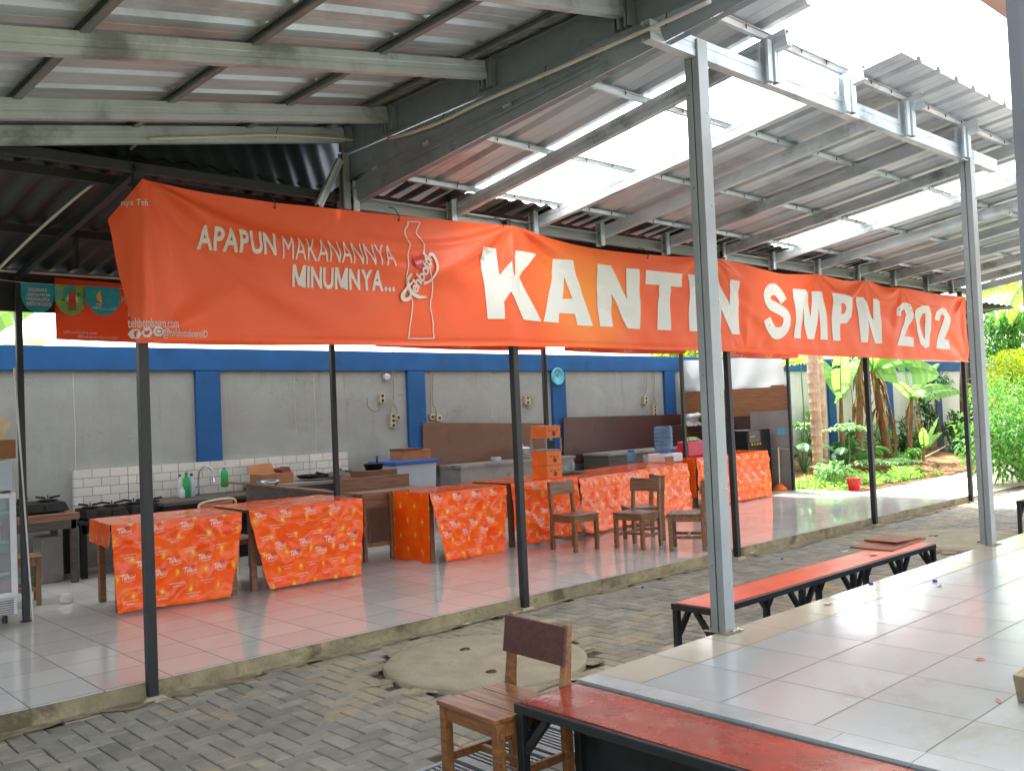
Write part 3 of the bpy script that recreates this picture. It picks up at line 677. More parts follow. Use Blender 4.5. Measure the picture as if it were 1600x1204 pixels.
for y in (-.35, -.95, -1.75):
    b = MB(); p = side((.05-y)/3.5, .45); b.box(p[0]-.03, p[0]-.012, y-.03, y+.03, p[2]-.012, p[2]+.012); b.box(p[0]-.034, p[0]-.026, y-.03, y-.02, p[2]-.012, p[2]+.02); b.build('clip', 'galv', t)
b = MB(); b.chan((1.535, -.0, 3.2), (1.535, -.0, 3.62), .055, .07, up=(0, 1, 0)); b.build('stub_post', 'galv_post', t)
b = MB(); p = at_y(498, 322, -.02); b.chan((1.49, -.02, 3.56), p, .04, .05); b.build('brace', 'galv', t)

# dark corrugated roof of the canteen
def zd(y): return 3.40 - .115*y
t = thing('canteen_roof', 'black corrugated roof on black battens over the canteen tables', 'roof', (3, 1.5, 3.2))
def wave(x): return .014*math.sin(x*2*math.pi/.17)
b = MB()
def dsheet(s, q):
    x = -6.5+s*19.4; y0 = -.2 if x > 1.52 else .10; y = y0+.06*noise.noise(V((math.floor(x/.76)*3.3, 0, 0)))*(1-q)+q*(3.0-y0); return (x, y, zd(y)+wave(x)+.012*noise.noise(V((x*1.2, q*4, 0))))
b.grid(dsheet, 900, 6); b.build('roof_sheet', 'dark_sheet', t, smooth=True)
b = MB(); b.grid(lambda s, q: (-6.5+s*18.9, 2.75+q*3.9, 3.42+.09*q+wave(s*18.9)), 500, 3); b.build('unseen_rear_sheet', 'rear_light_sheet', t, smooth=True)  # unseen rear roof; translucency and reach chosen for the light on the wall
b = MB(); b.bar((-6.5, .06, 3.30), (1.5, .06, 3.30), .05, .06); b.build('batten', 'black_steel', t)
for y in (.42, 1.62, 2.82):
    b = MB(); b.bar((-6.5, y, zd(y)-.055), (12.8, y, zd(y)-.055), .04, .06); b.build('batten', 'black_steel', t)
for x in (-3.1, -1.5, .03, 1.6, 3.17, 6.31, 9.45, 12.53):
    b = MB(); b.bar((x, .0, zd(0)-.11), (x, 3.0, zd(3.0)-.11), .045, .05); b.build('rafter', 'black_steel', t)
for x, y in ((-.55, 1.62), (.15, 1.62), (-.85, 2.6)):
    b = MB(); b.bar((x, y, zd(y)-.32), (x, y, zd(y)-.08), .03, .03, (0, 1, 0)); b.build('hanger', 'black_steel', t)
b = MB(); b.box(-6.5, .35, 2.80, 2.815, 2.69, 2.985); b.build('valance', 'black_steel', t)
b = MB(); b.bar((-6.5, 2.78, 3.0), (12.6, 2.78, 3.0), .04, .04); b.build('rear_rail', 'black_steel', t)
b = MB(); b.tube([(-6.5, 2.74, 3.035), (-2, 2.74, 3.02), (12.4, 2.74, 3.03)], .012, 6); b.build('banner_pipe', 'conduit', t)
b = MB(); b.grid(lambda s, q: (-1.2+s*3.1, .10+.22*q+.012*math.sin(s*3.1*2*math.pi/.15), 3.34+q*(zl(-1.2+s*3.1)-3.33)), 200, 4); b.build('flashing', 'dark_flash', t, smooth=True)
# building over the corridor: its column by the camera and its eave
t = thing('corridor_building', 'pale painted school building with dark column at the right picture edge', 'building', (2, -5, HP))
pc = at_y(1597, 556, -4.72); x0, y1 = pc.x, pc.y
b = MB(); b.prism([(x0+.05, y1-.32), (x0+.4, y1-.32), (x0+.4, y1), (x0+.035, y1), (x0, y1-.045), (x0, y1-.29)], HP, 3.5); b.build('column', 'column_paint', t, bevel=.004)
b = MB(); b.box(.7, 16, -6.6, -4.16, 3.5, 3.6); b.build('eave', 'eave_fringe_tint', t)
t = thing('side_light_blocker', 'plain grey unseen mass added at far left to block side light', 'building', (-8, -4, 0)); b = MB(); b.box(-8.4, -7.6, -11, 3, 0, 4.2); b.build('wall', 'plaster', t); b = MB(); b.box(-8.6, -7.4, -11.2, 3.2, 4.2, 4.32); b.build('blocker_cap', 'concrete', t)  # unseen mass added to keep daylight out from the left
# concrete block on the corridor floor
b = MB(); p = at_z(1588, 1097, HP); b.hexa([(p.x-.005, p.y-.17, HP), (p.x+.3, p.y-.17, HP), (p.x+.3, p.y, HP), (p.x+.01, p.y, HP), (p.x-.025, p.y-.18, HP+.105), (p.x+.31, p.y-.18, HP+.105), (p.x+.31, p.y+.01, HP+.11), (p.x-.015, p.y+.005, HP+.11)])
solo(b, 'concrete_block', 'concrete', 'rough grey concrete block on the white corridor tiles at the right edge', 'block', bevel=.006)

# ---------------------------------------------------------------- black posts
PS = 3.1387
names = ['front black post by the left end of the long banner', 'front black post in the middle, behind the manhole cover', 'front black post just behind the near grey post', 'front black post in front of the red garden pot', 'front black post at the far end of the canteen floor']
for k in range(5):
    x = k*PS; t = thing('canteen_post', names[k], 'post', (x, -.035, 0), group='black posts along the canteen front')
    b = MB(); lean = (0, .012, .03, .012, 0)[k]
    b.hexa([(x-.03, -.065, -.01), (x+.03, -.065, -.01), (x+.03, -.005, -.01), (x-.03, -.005, -.01), (x-.03-lean, -.065, 3.24), (x+.03-lean, -.065, 3.24), (x+.03-lean, -.005, 3.24), (x-.03-lean, -.005, 3.24)]); b.build('tube', 'black_steel', t, bevel=.003)
    b = MB(); b.hexa([(x-.1, -.11, -.01), (x+.1, -.11, -.01), (x+.08, .0, -.01), (x-.08, .0, -.01), (x-.05, -.075, .02), (x+.05, -.075, .02), (x+.04, -.005, .022), (x-.04, -.005, .022)]); b.build('footing', 'concrete_disc', t)
names = ['inner black post beside the glass fridge', 'inner black post behind the second covered table from the left', 'inner black post beside the orange bottle crates', 'inner black post behind the long covered counter', 'inner black post at the end partition beside the garden']
for k, (x, y) in enumerate(((.014, 2.68), (3.14, 2.86), (6.28, 2.79), (9.42, 2.95), (12.47, 2.93))):
    b = MB(); b.bar((x, y, .1), (x, y, 2.98), .05, .05, (0, 1, 0)); b.lathe([(.05, 0), (.05, .006), (.03, .008)], (x, y, .1), 12); solo(b, 'canteen_post', 'black_steel', names[k], 'post', 'black posts inside the canteen', bevel=.003)
b = MB(); b.bar((0.055, 2.65, .1), (-.035, 2.65, 2.2), .012, .02, (0, 1, 0)); solo(b, 'wooden_batten', 'conduit', 'thin pale strip leaning along the inner black post by the fridge', 'strip')
# ================================================================ BANNERS
BY = -.085
def interp(tab, x):
    if x <= tab[0][0]: return tab[0][1]
    for (a, fa), (c, fc) in zip(tab, tab[1:]):
        if x <= c:
            k = (x-a)/(c-a); return fa+(fc-fa)*k
    return tab[-1][1]
def edge_tab(px): return [(p.x, p.z) for p in (at_y(x, y, BY) for x, y in px)]
TOP = edge_tab(smooth_line([(220, 281), (330, 301), (430, 316), (543, 328), (640, 338), (785, 351), (830, 363), (880, 377), (940, 390), (1010, 398), (1075, 402), (1125, 404), (1187, 420), (1225, 428), (1280, 429), (1319, 438), (1358, 439), (1385, 448), (1412, 450), (1450, 458), (1500, 463)], 4))
BOT = edge_tab([(201, 536), (300, 537), (430, 537.5), (560, 540), (790, 541), (900, 543), (1040, 547), (1131, 549), (1232, 553), (1344, 558.5), (1507, 565.5)])
TIES = [(.02, 1, .05), (3.13, 1, .05), (5.95, 1, .035), (8.2, 1, .03), (9.45, 1, .03), (10.45, 1, .03), (12.6, 1, .035), (-.05, 0, .02), (12.6, 0, .03), (6.6, 0, .02)]
CREASES = [(.03, .98, 2.3, .62, .022, .05), (.03, .97, 1.5, .12, .024, .06), (.03, .95, .35, .02, .02, .05), (3.1, .98, 1.5, .80, .018, .035), (3.1, .97, 1.9, .55, .014, .05), (3.15, .97, 3.6, .1, .016, .05), (3.17, .98, 5.0, .35, .016, .06), (3.12, .97, 3.02, .1, .012, .04), (5.95, .97, 4.4, .45, .016, .05), (5.97, .97, 7.2, .3, .016, .05), (8.2, .97, 7.4, .3, .014, .05), (8.2, .97, 9.2, .82, .014, .03), (9.45, .97, 10.3, .82, .014, .03), (10.45, .97, 11.9, .80, .014, .03), (12.58, .97, 11.6, .62, .02, .05), (12.58, .02, 11.2, .3, .014, .05)]
def smst(a, c, x): k = min(1, max(0, (x-a)/(c-a))); return k*k*(3-2*k)
def fold(u, v):
    d = 0; h = v*1.05
    for (ut, vt, am) in TIES:
        du, dv = u-ut, (h-vt*1.05); r = math.hypot(du, dv)
        if r > 3.2: continue
        th = math.atan2(du, abs(dv)+.02)
        d += am*.75*math.exp(-r/.95)*smst(.02, .3, r)*(math.sin(th*7.5+ut)+.5*math.sin(th*13+ut*3))
    d += .045*noise.noise(V((u*.5, h*.7+u*.22, 2))) + .028*noise.noise(V((u*1.1-h*.8, h*1.5, 5))) + .016*noise.noise(V((u*3.2+h*2.2, h*1.6, 8)))
    for (ua, va, ub, vb, am, sg) in CREASES:
        ax_, ay_, bx_, by_ = ua, va*1.05, ub, vb*1.05; L2 = (bx_-ax_)**2+(by_-ay_)**2; k = ((u-ax_)*(bx_-ax_)+(h-ay_)*(by_-ay_))/L2
        if -.05 < k < 1.1:
            sag = -.10*math.sin(math.pi*min(1, max(0, k)))*(1 if ub != ua else 0); px_, py_ = ax_+(bx_-ax_)*k, ay_+(by_-ay_)*k+sag
            dd = math.hypot(u-px_, h-py_) if abs(bx_-ax_) < .3 else abs(h-py_); d += am*math.exp(-(dd/(sg*(.4+1.2*max(0, k))))**2)*smst(-.05, .12, k)*(1-smst(.7, 1.1, k))
    # long soft drape line running across the left half, and the turned hem
    d += .03*math.exp(-((v-.62+.07*(u-1.5))/.10)**2)*smst(.2, .8, u)*(1-smst(2.2, 3.0, u))
    d += -.012*math.exp(-((v-.03)/.02)**2) + .010*math.exp(-((v-.0)/.02)**2)
    return d*(1-.4*smst(-.2, .0, -abs(u)))
def S(u, v, off=0):
    zt_, zb = interp(TOP, u), interp(BOT, u)
    y = BY + (0.9*max(0, -u-.02)) - fold(u, v)
    y -= .03*math.exp(-((u-.0)/.035)**2)*smst(0, .3, v)   # pulled over the post
    for k in range(5):
        if abs(u-k*3.1387) < .3: y -= math.exp(-((u-k*3.1387+(0, .01, .03, .01, 0)[k])/.085)**2)*max(0, y+.084)
    return V((u, y-off, zb+(zt_-zb)*v))
def uleft(v): return -.05-.11*(v/.76) if v < .76 else -.16+.16*((v-.76)/.24)
UR = 12.62
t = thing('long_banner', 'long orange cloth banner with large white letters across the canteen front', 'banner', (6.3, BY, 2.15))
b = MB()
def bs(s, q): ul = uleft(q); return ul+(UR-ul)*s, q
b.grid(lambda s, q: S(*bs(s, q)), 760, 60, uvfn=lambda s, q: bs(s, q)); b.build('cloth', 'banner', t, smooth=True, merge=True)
def uv_of(px, py):
    p = at_y(px, py, BY); u = p.x; zt_, zb = interp(TOP, u), interp(BOT, u); return u, (p.z-zb)/(zt_-zb)
def fit(mesh, u0, u1, v0, v1, slope=0):
    vs, fs = mesh; xs = [p[0] for p in vs]; ys = [p[1] for p in vs]; a, c, e, f = min(xs), max(xs), min(ys), max(ys)
    out = []
    for x, y in vs:
        k = (x-a)/(c-a); out.append((u0+(u1-u0)*k, v0+(v1-v0)*(y-e)/(f-e)+slope*k))
    return out, fs
def word(b, s, tl, br, offset=0, cell=.06, mi=0, off=.006, vspan=None, space=1, shear=0):
    u0, va = uv_of(*tl); u1, vb = uv_of(*br)
    if vspan: vb, va = vspan
    m = (boldtext if offset > .015 else text2)(s, 1, offset, shear, space, cell=cell); m = fit(m, u0, u1, vb, va); b.mesh2(m[0], m[1], lambda x, y: S(x, y, off), mi)
b = MB(); b.keep = True
for nm, mt_, *wa in (
        ('slogan_lettering', 'print_grey', 'APAPUN', (308, 348), (428, 390), .028, .08, (.615, .775), 1), ('slogan_lettering', 'print_grey', 'MAKANANNYA', (437, 362), (613, 405), -.004, .08, (.60, .76), 1), ('slogan_lettering', 'print_grey', 'MINUMNYA...', (455, 415), (613, 452), .028, .08, (.405, .565), 1),
        ('small_lettering', 'print_grey', 'tehbotolsosro.com', (203, 500), (275, 512), .006, .05, (.095, .155), 1), ('small_lettering', 'print_grey', '@tehbotolsosroID', (253, 515), (326, 527), .008, .05, (.03, .092), 1), ('small_lettering', 'print_grey', 'nya Teh', (194, 318), (228, 326), .006, .05, (.825, .875), 1)):
    b = MB(); b.keep = True; word(b, wa[0], wa[1], wa[2], wa[3], wa[4], vspan=wa[5], space=wa[6]); b.build(nm, mt_, t)
# the big letters, outlines measured on the banner: word -> letters -> (outline, counter)
KA = lambda x, y: uv_of(740+x/4.444, 380+y/4.444)
KB = lambda x, y: uv_of(1080+x/7.273, 400+y/7.273)
KC = lambda x, y: uv_of(1280+x/6.667, 430+y/6.667)
WORDS = [
 [(KA, [(45, 30), (160, 35), (175, 225), (290, 50), (425, 75), (315, 235), (460, 545), (340, 530), (230, 340), (182, 410), (185, 530), (80, 528)], None),
  (KA, [(565, 105), (690, 118), (825, 575), (715, 570), (700, 490), (585, 485), (580, 553), (473, 545)], [(637, 235), (685, 385), (610, 387)]),
  (KA, [(848, 145), (940, 158), (1060, 390), (1050, 175), (1140, 182), (1160, 440), (1155, 595), (1070, 590), (950, 350), (965, 580), (872, 578)], None),
  (KA, [(1187, 187), (1440, 215), (1440, 305), (1365, 300), (1365, 605), (1277, 600), (1285, 290), (1183, 285)], None),
  (KB, [(-45, 205), (60, 215), (80, 860), (-25, 850)], None),
  (KB, [(438, 268), (545, 285), (555, 600), (570, 888), (460, 885), (325, 600), (330, 875), (225, 868), (205, 240), (300, 253), (330, 330), (438, 560)], None)],
 [(KB, 'S', None),
  (KB, [(1155, 370), (1290, 380), (1315, 450), (1350, 700), (1385, 400), (1505, 405), (1545, 950), (1460, 950), (1440, 600), (1395, 945), (1325, 940), (1258, 590), (1262, 935), (1180, 930), (1165, 600)], None),
  (KC, [(118, 183), (260, 195), (330, 240), (352, 320), (340, 430), (290, 495), (212, 505), (218, 682), (148, 680), (125, 450)], [(208, 290), (250, 300), (272, 350), (255, 400), (210, 410)]),
  (KC, [(398, 220), (465, 230), (572, 470), (553, 245), (635, 260), (625, 400), (660, 712), (590, 708), (490, 470), (480, 703), (415, 697), (405, 450)], None)],
 [(KC, [(800, 420), (805, 340), (840, 290), (890, 283), (940, 320), (972, 400), (960, 480), (920, 560), (890, 635), (987, 648), (985, 745), (788, 728), (830, 630), (890, 500), (905, 410), (885, 355), (860, 370), (850, 430)], None),
  (KC, [(1050, 320), (1110, 318), (1150, 400), (1163, 560), (1140, 740), (1100, 762), (1050, 720), (1015, 580), (1002, 420), (1015, 350)], [(1070, 400), (1092, 395), (1105, 480), (1110, 620), (1095, 672), (1078, 640), (1060, 520)]),
  (KC, [(1187, 462), (1195, 380), (1235, 342), (1290, 355), (1340, 400), (1355, 470), (1335, 560), (1290, 665), (1335, 680), (1342, 775), (1197, 762), (1230, 640), (1270, 530), (1285, 440), (1265, 405), (1245, 420), (1240, 478)], None)]]
def outline_mesh(loops, cell=.06):
    bm = bmesh.new()
    for lp in loops:
        vs = [bm.verts.new((u, v, 0)) for u, v in lp]
        for i in range(len(vs)): bm.edges.new((vs[i], vs[(i+1) % len(vs)]))
    bmesh.ops.triangle_fill(bm, use_beauty=True, use_dissolve=False, edges=bm.edges[:])
    for ax, st in ((0, cell), (1, cell)):
        no = V((1, 0, 0)) if ax == 0 else V((0, 1, 0)); a = [v.co[ax] for v in bm.verts]; q = min(a)+st; hi = max(a)
        while q < hi: bmesh.ops.bisect_plane(bm, geom=bm.verts[:]+bm.edges[:]+bm.faces[:], plane_co=no*q, plane_no=no); q += st
    bm.verts.index_update(); out = ([(v.co.x, v.co.y) for v in bm.verts], [tuple(v.index for v in f.verts) for f in bm.faces]); bm.free(); return out
for wd_ in WORDS:
    b = MB(); b.keep = True
    for fn, ol, ho in wd_:
        if ol == 'S':
            cl = smooth_line([fn(*p) for p in [(1052, 515), (1015, 435), (950, 378), (890, 398), (862, 470), (900, 545), (980, 595), (1060, 665), (1072, 760), (1040, 850), (970, 878), (905, 835), (862, 712)]], 6)
            m = stroke([(u, v*1.05) for u, v in cl], .150); m = ([(x, y/1.05) for x, y in m[0]], m[1])
        else: m = outline_mesh([[fn(*p) for p in ol]]+([[fn(*p) for p in ho]] if ho else []))
        b.mesh2(m[0], m[1], lambda x, y: S(x, y, .006))
    b.build('big_lettering', 'print_white', t)
Zm = lambda x, y: uv_of(480+x/4.63, 300+y/4.63)
b = MB(); b.keep = True
outl = [(730, 215), (815, 215), (812, 240), (797, 270), (795, 300), (830, 350), (838, 400), (838, 445), (846, 560), (860, 620), (880, 670), (886, 740), (876, 830), (890, 900), (898, 960), (897, 1000), (905, 1048), (895, 1060), (732, 1060), (722, 1045), (725, 980), (738, 850), (738, 790), (715, 730), (692, 620), (710, 500), (735, 400), (735, 370), (712, 300), (712, 270), (730, 240), (729, 215)]
pts = [Zm(*p) for p in smooth_line(outl, 4)]
m = stroke([(u, v*1.05) for u, v in pts], .009); b.mesh2([(x, y/1.05) for x, y in m[0]], m[1], lambda x, y: S(x, y, .008))
b.build('bottle_outline', 'print_white', t)
b = MB(); b.keep = True
for path, wd in (([(722, 598), (700, 630), (704, 680), (728, 728), (778, 762), (842, 764)], [.012, .02, .03, .034, .03, .006]), ([(735, 655), (690, 705), (662, 752), (672, 782), (705, 778), (722, 740), (712, 700), (700, 650), (722, 598)], [.012, .022, .034, .036, .026, .016, .014, .014, .012]), ([(862, 470), (884, 452), (902, 478), (900, 540), (880, 610), (846, 655), (812, 664)], [.02, .03, .026, .02, .02, .018, .03])):
    pp = smooth_line([Zm(*p) for p in path], 5); k = len(pp); ww = [interp(list(enumerate(wd)), i/(k-1)*(len(wd)-1)) for i in range(k)]
    m = stroke([(u, v*1.05) for u, v in pp], ww); b.mesh2([(x, y/1.05) for x, y in m[0]], m[1], lambda x, y: S(x, y, .010+.001*len(path)))
m = text2('ehbotol', 1, .02, .25, .92, cell=.2); xs = [p[0] for p in m[0]]; L = max(xs); p0, p1 = Zm(762, 745), Zm(880, 478)
ax = V((p1[0]-p0[0], (p1[1]-p0[1])*1.05)); ln = ax.length; ax.normalize(); nx = V((-ax.y, ax.x))
def scr(x, y): q = V((p0[0], p0[1]*1.05)) + ax*(x/L*ln) + nx*(y*.125); return S(q.x, q.y/1.05, .021)
b.mesh2(m[0], m[1], scr); b.build('script_logo', 'print_grey', t)
def disc2(c, r, n=24): return [(0, 0)]+[(r*math.cos(2*math.pi*q/n), r*math.sin(2*math.pi*q/n)) for q in range(n)], [(0, 1+q, 1+(q+1) % n) for q in range(n)]
b = MB(); b.keep = True; c = Zm(779, 515); m = disc2(c, .052); b.mesh2(m[0], m[1], lambda x, y: S(c[0]+x, c[1]+y/1.05, .015), 0)
m = fit(text2('SOSRO', 1, .02), -.042, .042, -.012, .012); b.mesh2(m[0], m[1], lambda x, y: S(c[0]+x*.95-y*.3, c[1]+(y+x*.25)/1.05, .020), 1)
b.build('round_mark', ['print_red', 'print_white'], t)
for k, (px, py) in enumerate(((212, 521.5), (229, 519.5), (246, 518))):
    b = MB(); b.keep = True; c = uv_of(px, py); m = disc2(c, .034, 6); b.mesh2(m[0], m[1], lambda x, y: S(c[0]+x, c[1]+y/1.05, .008), 0)
    if k == 0: m = fit(text2('f', 1, .04), -.010, .012, -.02, .022)
    elif k == 1: m = ([(-.02, .012), (-.004, .006), (.002, .016), (.012, .014), (.02, .008), (.014, .002), (.006, -.014), (-.012, -.016), (-.018, -.010)], [(0, 1, 8), (1, 2, 6), (2, 3, 5), (3, 4, 5), (2, 5, 6), (1, 6, 7), (1, 7, 8)])
    else: m = stroke([(.016*math.cos(a*.4), .016*math.sin(a*.4)) for a in range(17)], .006)
    b.mesh2(m[0], m[1], lambda x, y: S(c[0]+x, c[1]+y/1.05, .012), 1); b.build('hexagon_icon', ['print_white', 'print_dark'], t)
for x, y in ((430, 318), (624, 341), (785, 352), (1010, 400)):
    b = MB(); u, v = uv_of(x, y); p = S(u, .985, .003); b.tube([p+V((0, -.004, -.02)), p+V((0, -.012, .01)), p+V((0, .05, .08)), p+V((0, .12, .10))], .004, 5)
    b.lathe([(.009, 0), (.009, .004), (0, .005)], p+V((0, 0, -.02)), 8, axis=(0, -1, 0)); b.build('tie_cord', 'black_steel', t)
# smaller banners behind, hung on the inner row
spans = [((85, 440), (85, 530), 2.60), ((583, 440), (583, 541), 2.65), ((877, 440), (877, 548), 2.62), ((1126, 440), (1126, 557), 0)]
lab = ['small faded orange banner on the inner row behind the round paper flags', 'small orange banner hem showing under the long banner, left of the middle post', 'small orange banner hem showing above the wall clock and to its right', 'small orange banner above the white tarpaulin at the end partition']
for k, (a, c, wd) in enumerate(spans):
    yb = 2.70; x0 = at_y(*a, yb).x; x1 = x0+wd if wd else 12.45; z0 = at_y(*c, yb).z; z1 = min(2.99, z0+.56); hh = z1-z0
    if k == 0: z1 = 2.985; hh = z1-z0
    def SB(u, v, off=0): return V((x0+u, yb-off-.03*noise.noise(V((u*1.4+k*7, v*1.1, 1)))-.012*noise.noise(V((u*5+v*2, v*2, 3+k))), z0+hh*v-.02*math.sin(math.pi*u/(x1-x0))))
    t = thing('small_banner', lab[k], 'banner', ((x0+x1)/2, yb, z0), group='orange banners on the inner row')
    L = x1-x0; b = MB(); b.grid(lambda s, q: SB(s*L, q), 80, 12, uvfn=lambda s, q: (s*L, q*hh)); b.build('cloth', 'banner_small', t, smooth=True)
    b = MB(); b.keep = True
    for s_, u0, u1, v0, v1, o_ in (('APAPUN MAKANANNYA', .45, 1.1, .66, .78, .01), ('MINUMNYA...', .62, 1.1, .44, .58, .015), ('tehbotolsosro.com', .06, .34, .11, .16, .005), ('@tehbotolsosroID', .18, .52, .04, .09, .005)):
        if u1 < L:
            m = fit(text2(s_, 1, o_, cell=.8), u0, u1, v0, v1); b.mesh2(m[0], m[1], lambda x, y: SB(x, y, .004))
    if L > 1.5:
        b0 = [(0, .95), (.05, .95), (.05, .85), (.085, .72), (.07, .5), (.11, .38), (.09, .25), (.105, .05), (-.05, .05), (-.035, .25), (-.055, .38), (-.01, .5), (-.03, .72), (0, .85), (0, .95)]
        m = stroke([(1.25+x, y*hh) for x, y in b0], .007); b.mesh2([(x, y/hh) for x, y in m[0]], m[1], lambda x, y: SB(x, y, .004))
        m = fit(text2('Tehbotol', 1, .01, .3, cell=.8), 1.15, 1.36, .36, .52, .12); b.mesh2(m[0], m[1], lambda x, y: SB(x, y, .007))
        m = fit(text2('KANTIN', 1, .03, cell=.5), 1.55, 2.5, .2, .8); b.mesh2(m[0], m[1], lambda x, y: SB(x, y, .004))
    b.build('lettering', 'print_grey', t)
# round paper flags on a string
t = thing('paper_flag_string', 'string of three turquoise rounded paper flags at far left under the dark roof', 'bunting', (.5, 2.64, 2.68))
p0, p1 = at_y(32, 441, 2.64), at_y(188, 451, 2.64); b = MB(); b.tube([p0+V((-.6, 0, .04)), p0, p1, p1+V((.4, 0, -.01))], .003, 5); b.build('string', 'paper', t)
for k, (xa, xb, zb) in enumerate(((32, 84, 489), (84, 134, 493), (132, 187, 493))):
    a, c = at_y(xa, 441+.06*(xa-32), 2.64), at_y(xb, 441+.06*(xb-32), 2.64); wd = c.x-a.x; h = a.z-at_y((xa+xb)/2, zb, 2.64).z; y = 2.64-.008*k
    def FP(u, v, off=0): return V((a.x+wd*u, y-off-.012*math.sin(u*3+k), a.z+(c.z-a.z)*u-h*v))
    b = MB(); n = 24; poly = [(0, 0), (1, 0), (1, .38)]+[(.5+.5*math.cos(q/n*math.pi), .38+.62*math.sin(q/n*math.pi)) for q in range(1, n)]+[(0, .38)]
    b.face([FP(*p) for p in poly], 0)
    def put(s_, u0, u1, v0, v1, mi, o_=.02):
        m = fit(text2(s_, 1, o_), u0, u1, -v1, -v0); b.mesh2(m[0], m[1], lambda x, y_: FP(x, -y_, .003), mi)
    if k == 0:
        put('SEGARNYA', .2, .78, .17, .29, 1); put('CINCAU HITAM', .18, .86, .34, .44, 2); put('+KENYALNYA', .14, .86, .48, .60, 1); put('NATA DE COCO', .16, .9, .64, .76, 2)
    elif k == 1:
        for (u, v, r1, r2, mi) in ((.55, .45, .34, .30, 1), (.25, .5, .10, .09, 3), (.75, .3, .12, .1, 3)):
            m = disc2((0, 0), 1, 14); b.mesh2([(q[0]*(1+.3*noise.noise(V((q[0]*2, q[1]*2, k)))), q[1]) for q in m[0]], m[1], lambda x, y_: FP(u+x*r1*.6, v+y_*r2*.6, .002+.0005*mi), mi)
        bot = [(.5, .14), (.58, .14), (.58, .2), (.66, .27), (.66, .38), (.64, .44), (.66, .5), (.66, .8), (.64, .84), (.44, .84), (.42, .8), (.42, .5), (.44, .44), (.42, .38), (.42, .27), (.5, .2)]
        b.face([FP(p[0], p[1], .006) for p in bot], 4); m = disc2((0, 0), .1, 16); b.mesh2(m[0], m[1], lambda x, y_: FP(.54+x, .5+y_*1.1, .009), 5)
    else:
        m = disc2((0, 0), .2, 20); b.mesh2(m[0], m[1], lambda x, y_: FP(.5+x, .35+y_*1.1, .003), 6); put('MINI', .36, .64, .2, .32, 5, .03); put('TEA', .38, .62, .35, .47, 5, .03); b.m[-1] = 5
        put('CINCAU', .28, .72, .58, .66, 2); put('+NATA DE COCO', .16, .88, .69, .79, 1)
    b.keep = True; b.build('paper_flag', ['lime_paper' if k == 1 else 'teal_paper', 'print_white', 'print_pink', 'green_plastic', 'print_brown', 'print_dark', 'print_orange'], t)
# ================================================================ FURNITURE
FZ = .1
def xf(c, rz):
    m = Matrix.Translation(V(c)) @ Matrix.Rotation(rz, 4, 'Z'); return lambda *p: m @ V(p)
def make_chair(name, label, loc, rz, wd=.39, dp=.39, sh=.40, bh=.76, mt='chair_wood', mb='chair_wood', ms=None, group=None, bev=.004, plank=.15):
    # local: faces +Y', back at -Y'
    t = thing(name, label, 'chair', (0, 0, 0), 0, group); h = wd/2; d = dp/2; L = .042
    for sx in (-1, 1):
        b = MB(); b.hexa([(sx*(h-.02)-L/2, d-L-.004, 0), (sx*(h-.02)+L/2, d-L-.004, 0), (sx*(h-.02)+L/2, d-.004, 0), (sx*(h-.02)-L/2, d-.004, 0), (sx*(h-.022)-L/2, d-L, sh-.022), (sx*(h-.022)+L/2, d-L, sh-.022), (sx*(h-.022)+L/2, d, sh-.022), (sx*(h-.022)-L/2, d, sh-.022)]); b.build('front_leg', mt, t, bevel=bev)
        b = MB(); x0, x1 = sx*(h-.02)-.016, sx*(h-.02)+.016
        prof = [(-d-.01, 0), (-d+.035, 0), (-d+.045, sh), (-d+.0, bh), (-d-.03, bh), (-d-.005, sh)]
        k = len(b.v); b.v += [V((x0, y, z)) for y, z in prof]+[V((x1, y, z)) for y, z in prof]
        for q in range(6): b.f.append((k+q, k+(q+1) % 6, k+6+(q+1) % 6, k+6+q)); b.m.append(0)
        b.f += [tuple(k+q for q in range(6)), tuple(k+6+q for q in reversed(range(6)))]; b.m += [0, 0]
        b.build('back_leg', mt, t, bevel=bev)
    b = MB()
    for q in range(3):
        y0 = -d+.05+q*(2*d-.035)/3; b.box(-h, h, y0, y0+(2*d-.035)/3-.002, sh-.021, sh)
    for sx in (-1, 1): b.box(sx*h-.0 if sx < 0 else h-.016-.0, sx*h+.016 if sx < 0 else h, -d+.0, -d+.049, sh-.021, sh)
    b.build('seat', ms or mt, t, bevel=bev)
    b = MB(); zt_, zb = bh-.005, bh-plank; ya = lambda z: -d+.045-(z-sh)/(bh-sh)*.045
    b.hexa([(-h-.002, ya(zb)+.002, zb), (h+.002, ya(zb)+.002, zb), (h+.002, ya(zb)+.02, zb), (-h-.002, ya(zb)+.02, zb), (-h-.002, ya(zt_)+.002, zt_), (h+.002, ya(zt_)+.002, zt_), (h+.002, ya(zt_)+.02, zt_), (-h-.002, ya(zt_)+.02, zt_)]); b.build('backrest', mb, t, bevel=bev)
    b = MB(); b.box(-h+.043, h-.043, d-.03, d-.008, sh-.085, sh-.022); b.build('apron', mt, t, bevel=.002)
    b = MB(); b.box(-h+.037, h-.037, -d+.01, -d+.03, sh-.085, sh-.022); b.build('apron', mt, t, bevel=.002)
    for sx in (-1, 1):
        b = MB(); x = sx*(h-.022); b.box(x-.011, x+.011, -d+.045, d-.043, sh-.085, sh-.022); b.build('apron', mt, t, bevel=.002)
        b = MB(); b.box(x-.01, x+.01, -d+.04, d-.043, .13, .165); b.build('stretcher', mt, t, bevel=.002)
    b = MB(); b.box(-h+.033, h-.033, -.012, .012, .135, .16); b.build('stretcher', mt, t, bevel=.002)
    t.location = loc; t.rotation_euler = (0, 0, rz); return t
def face_rz(dx, dy): return math.atan2(dy, dx)-math.pi/2
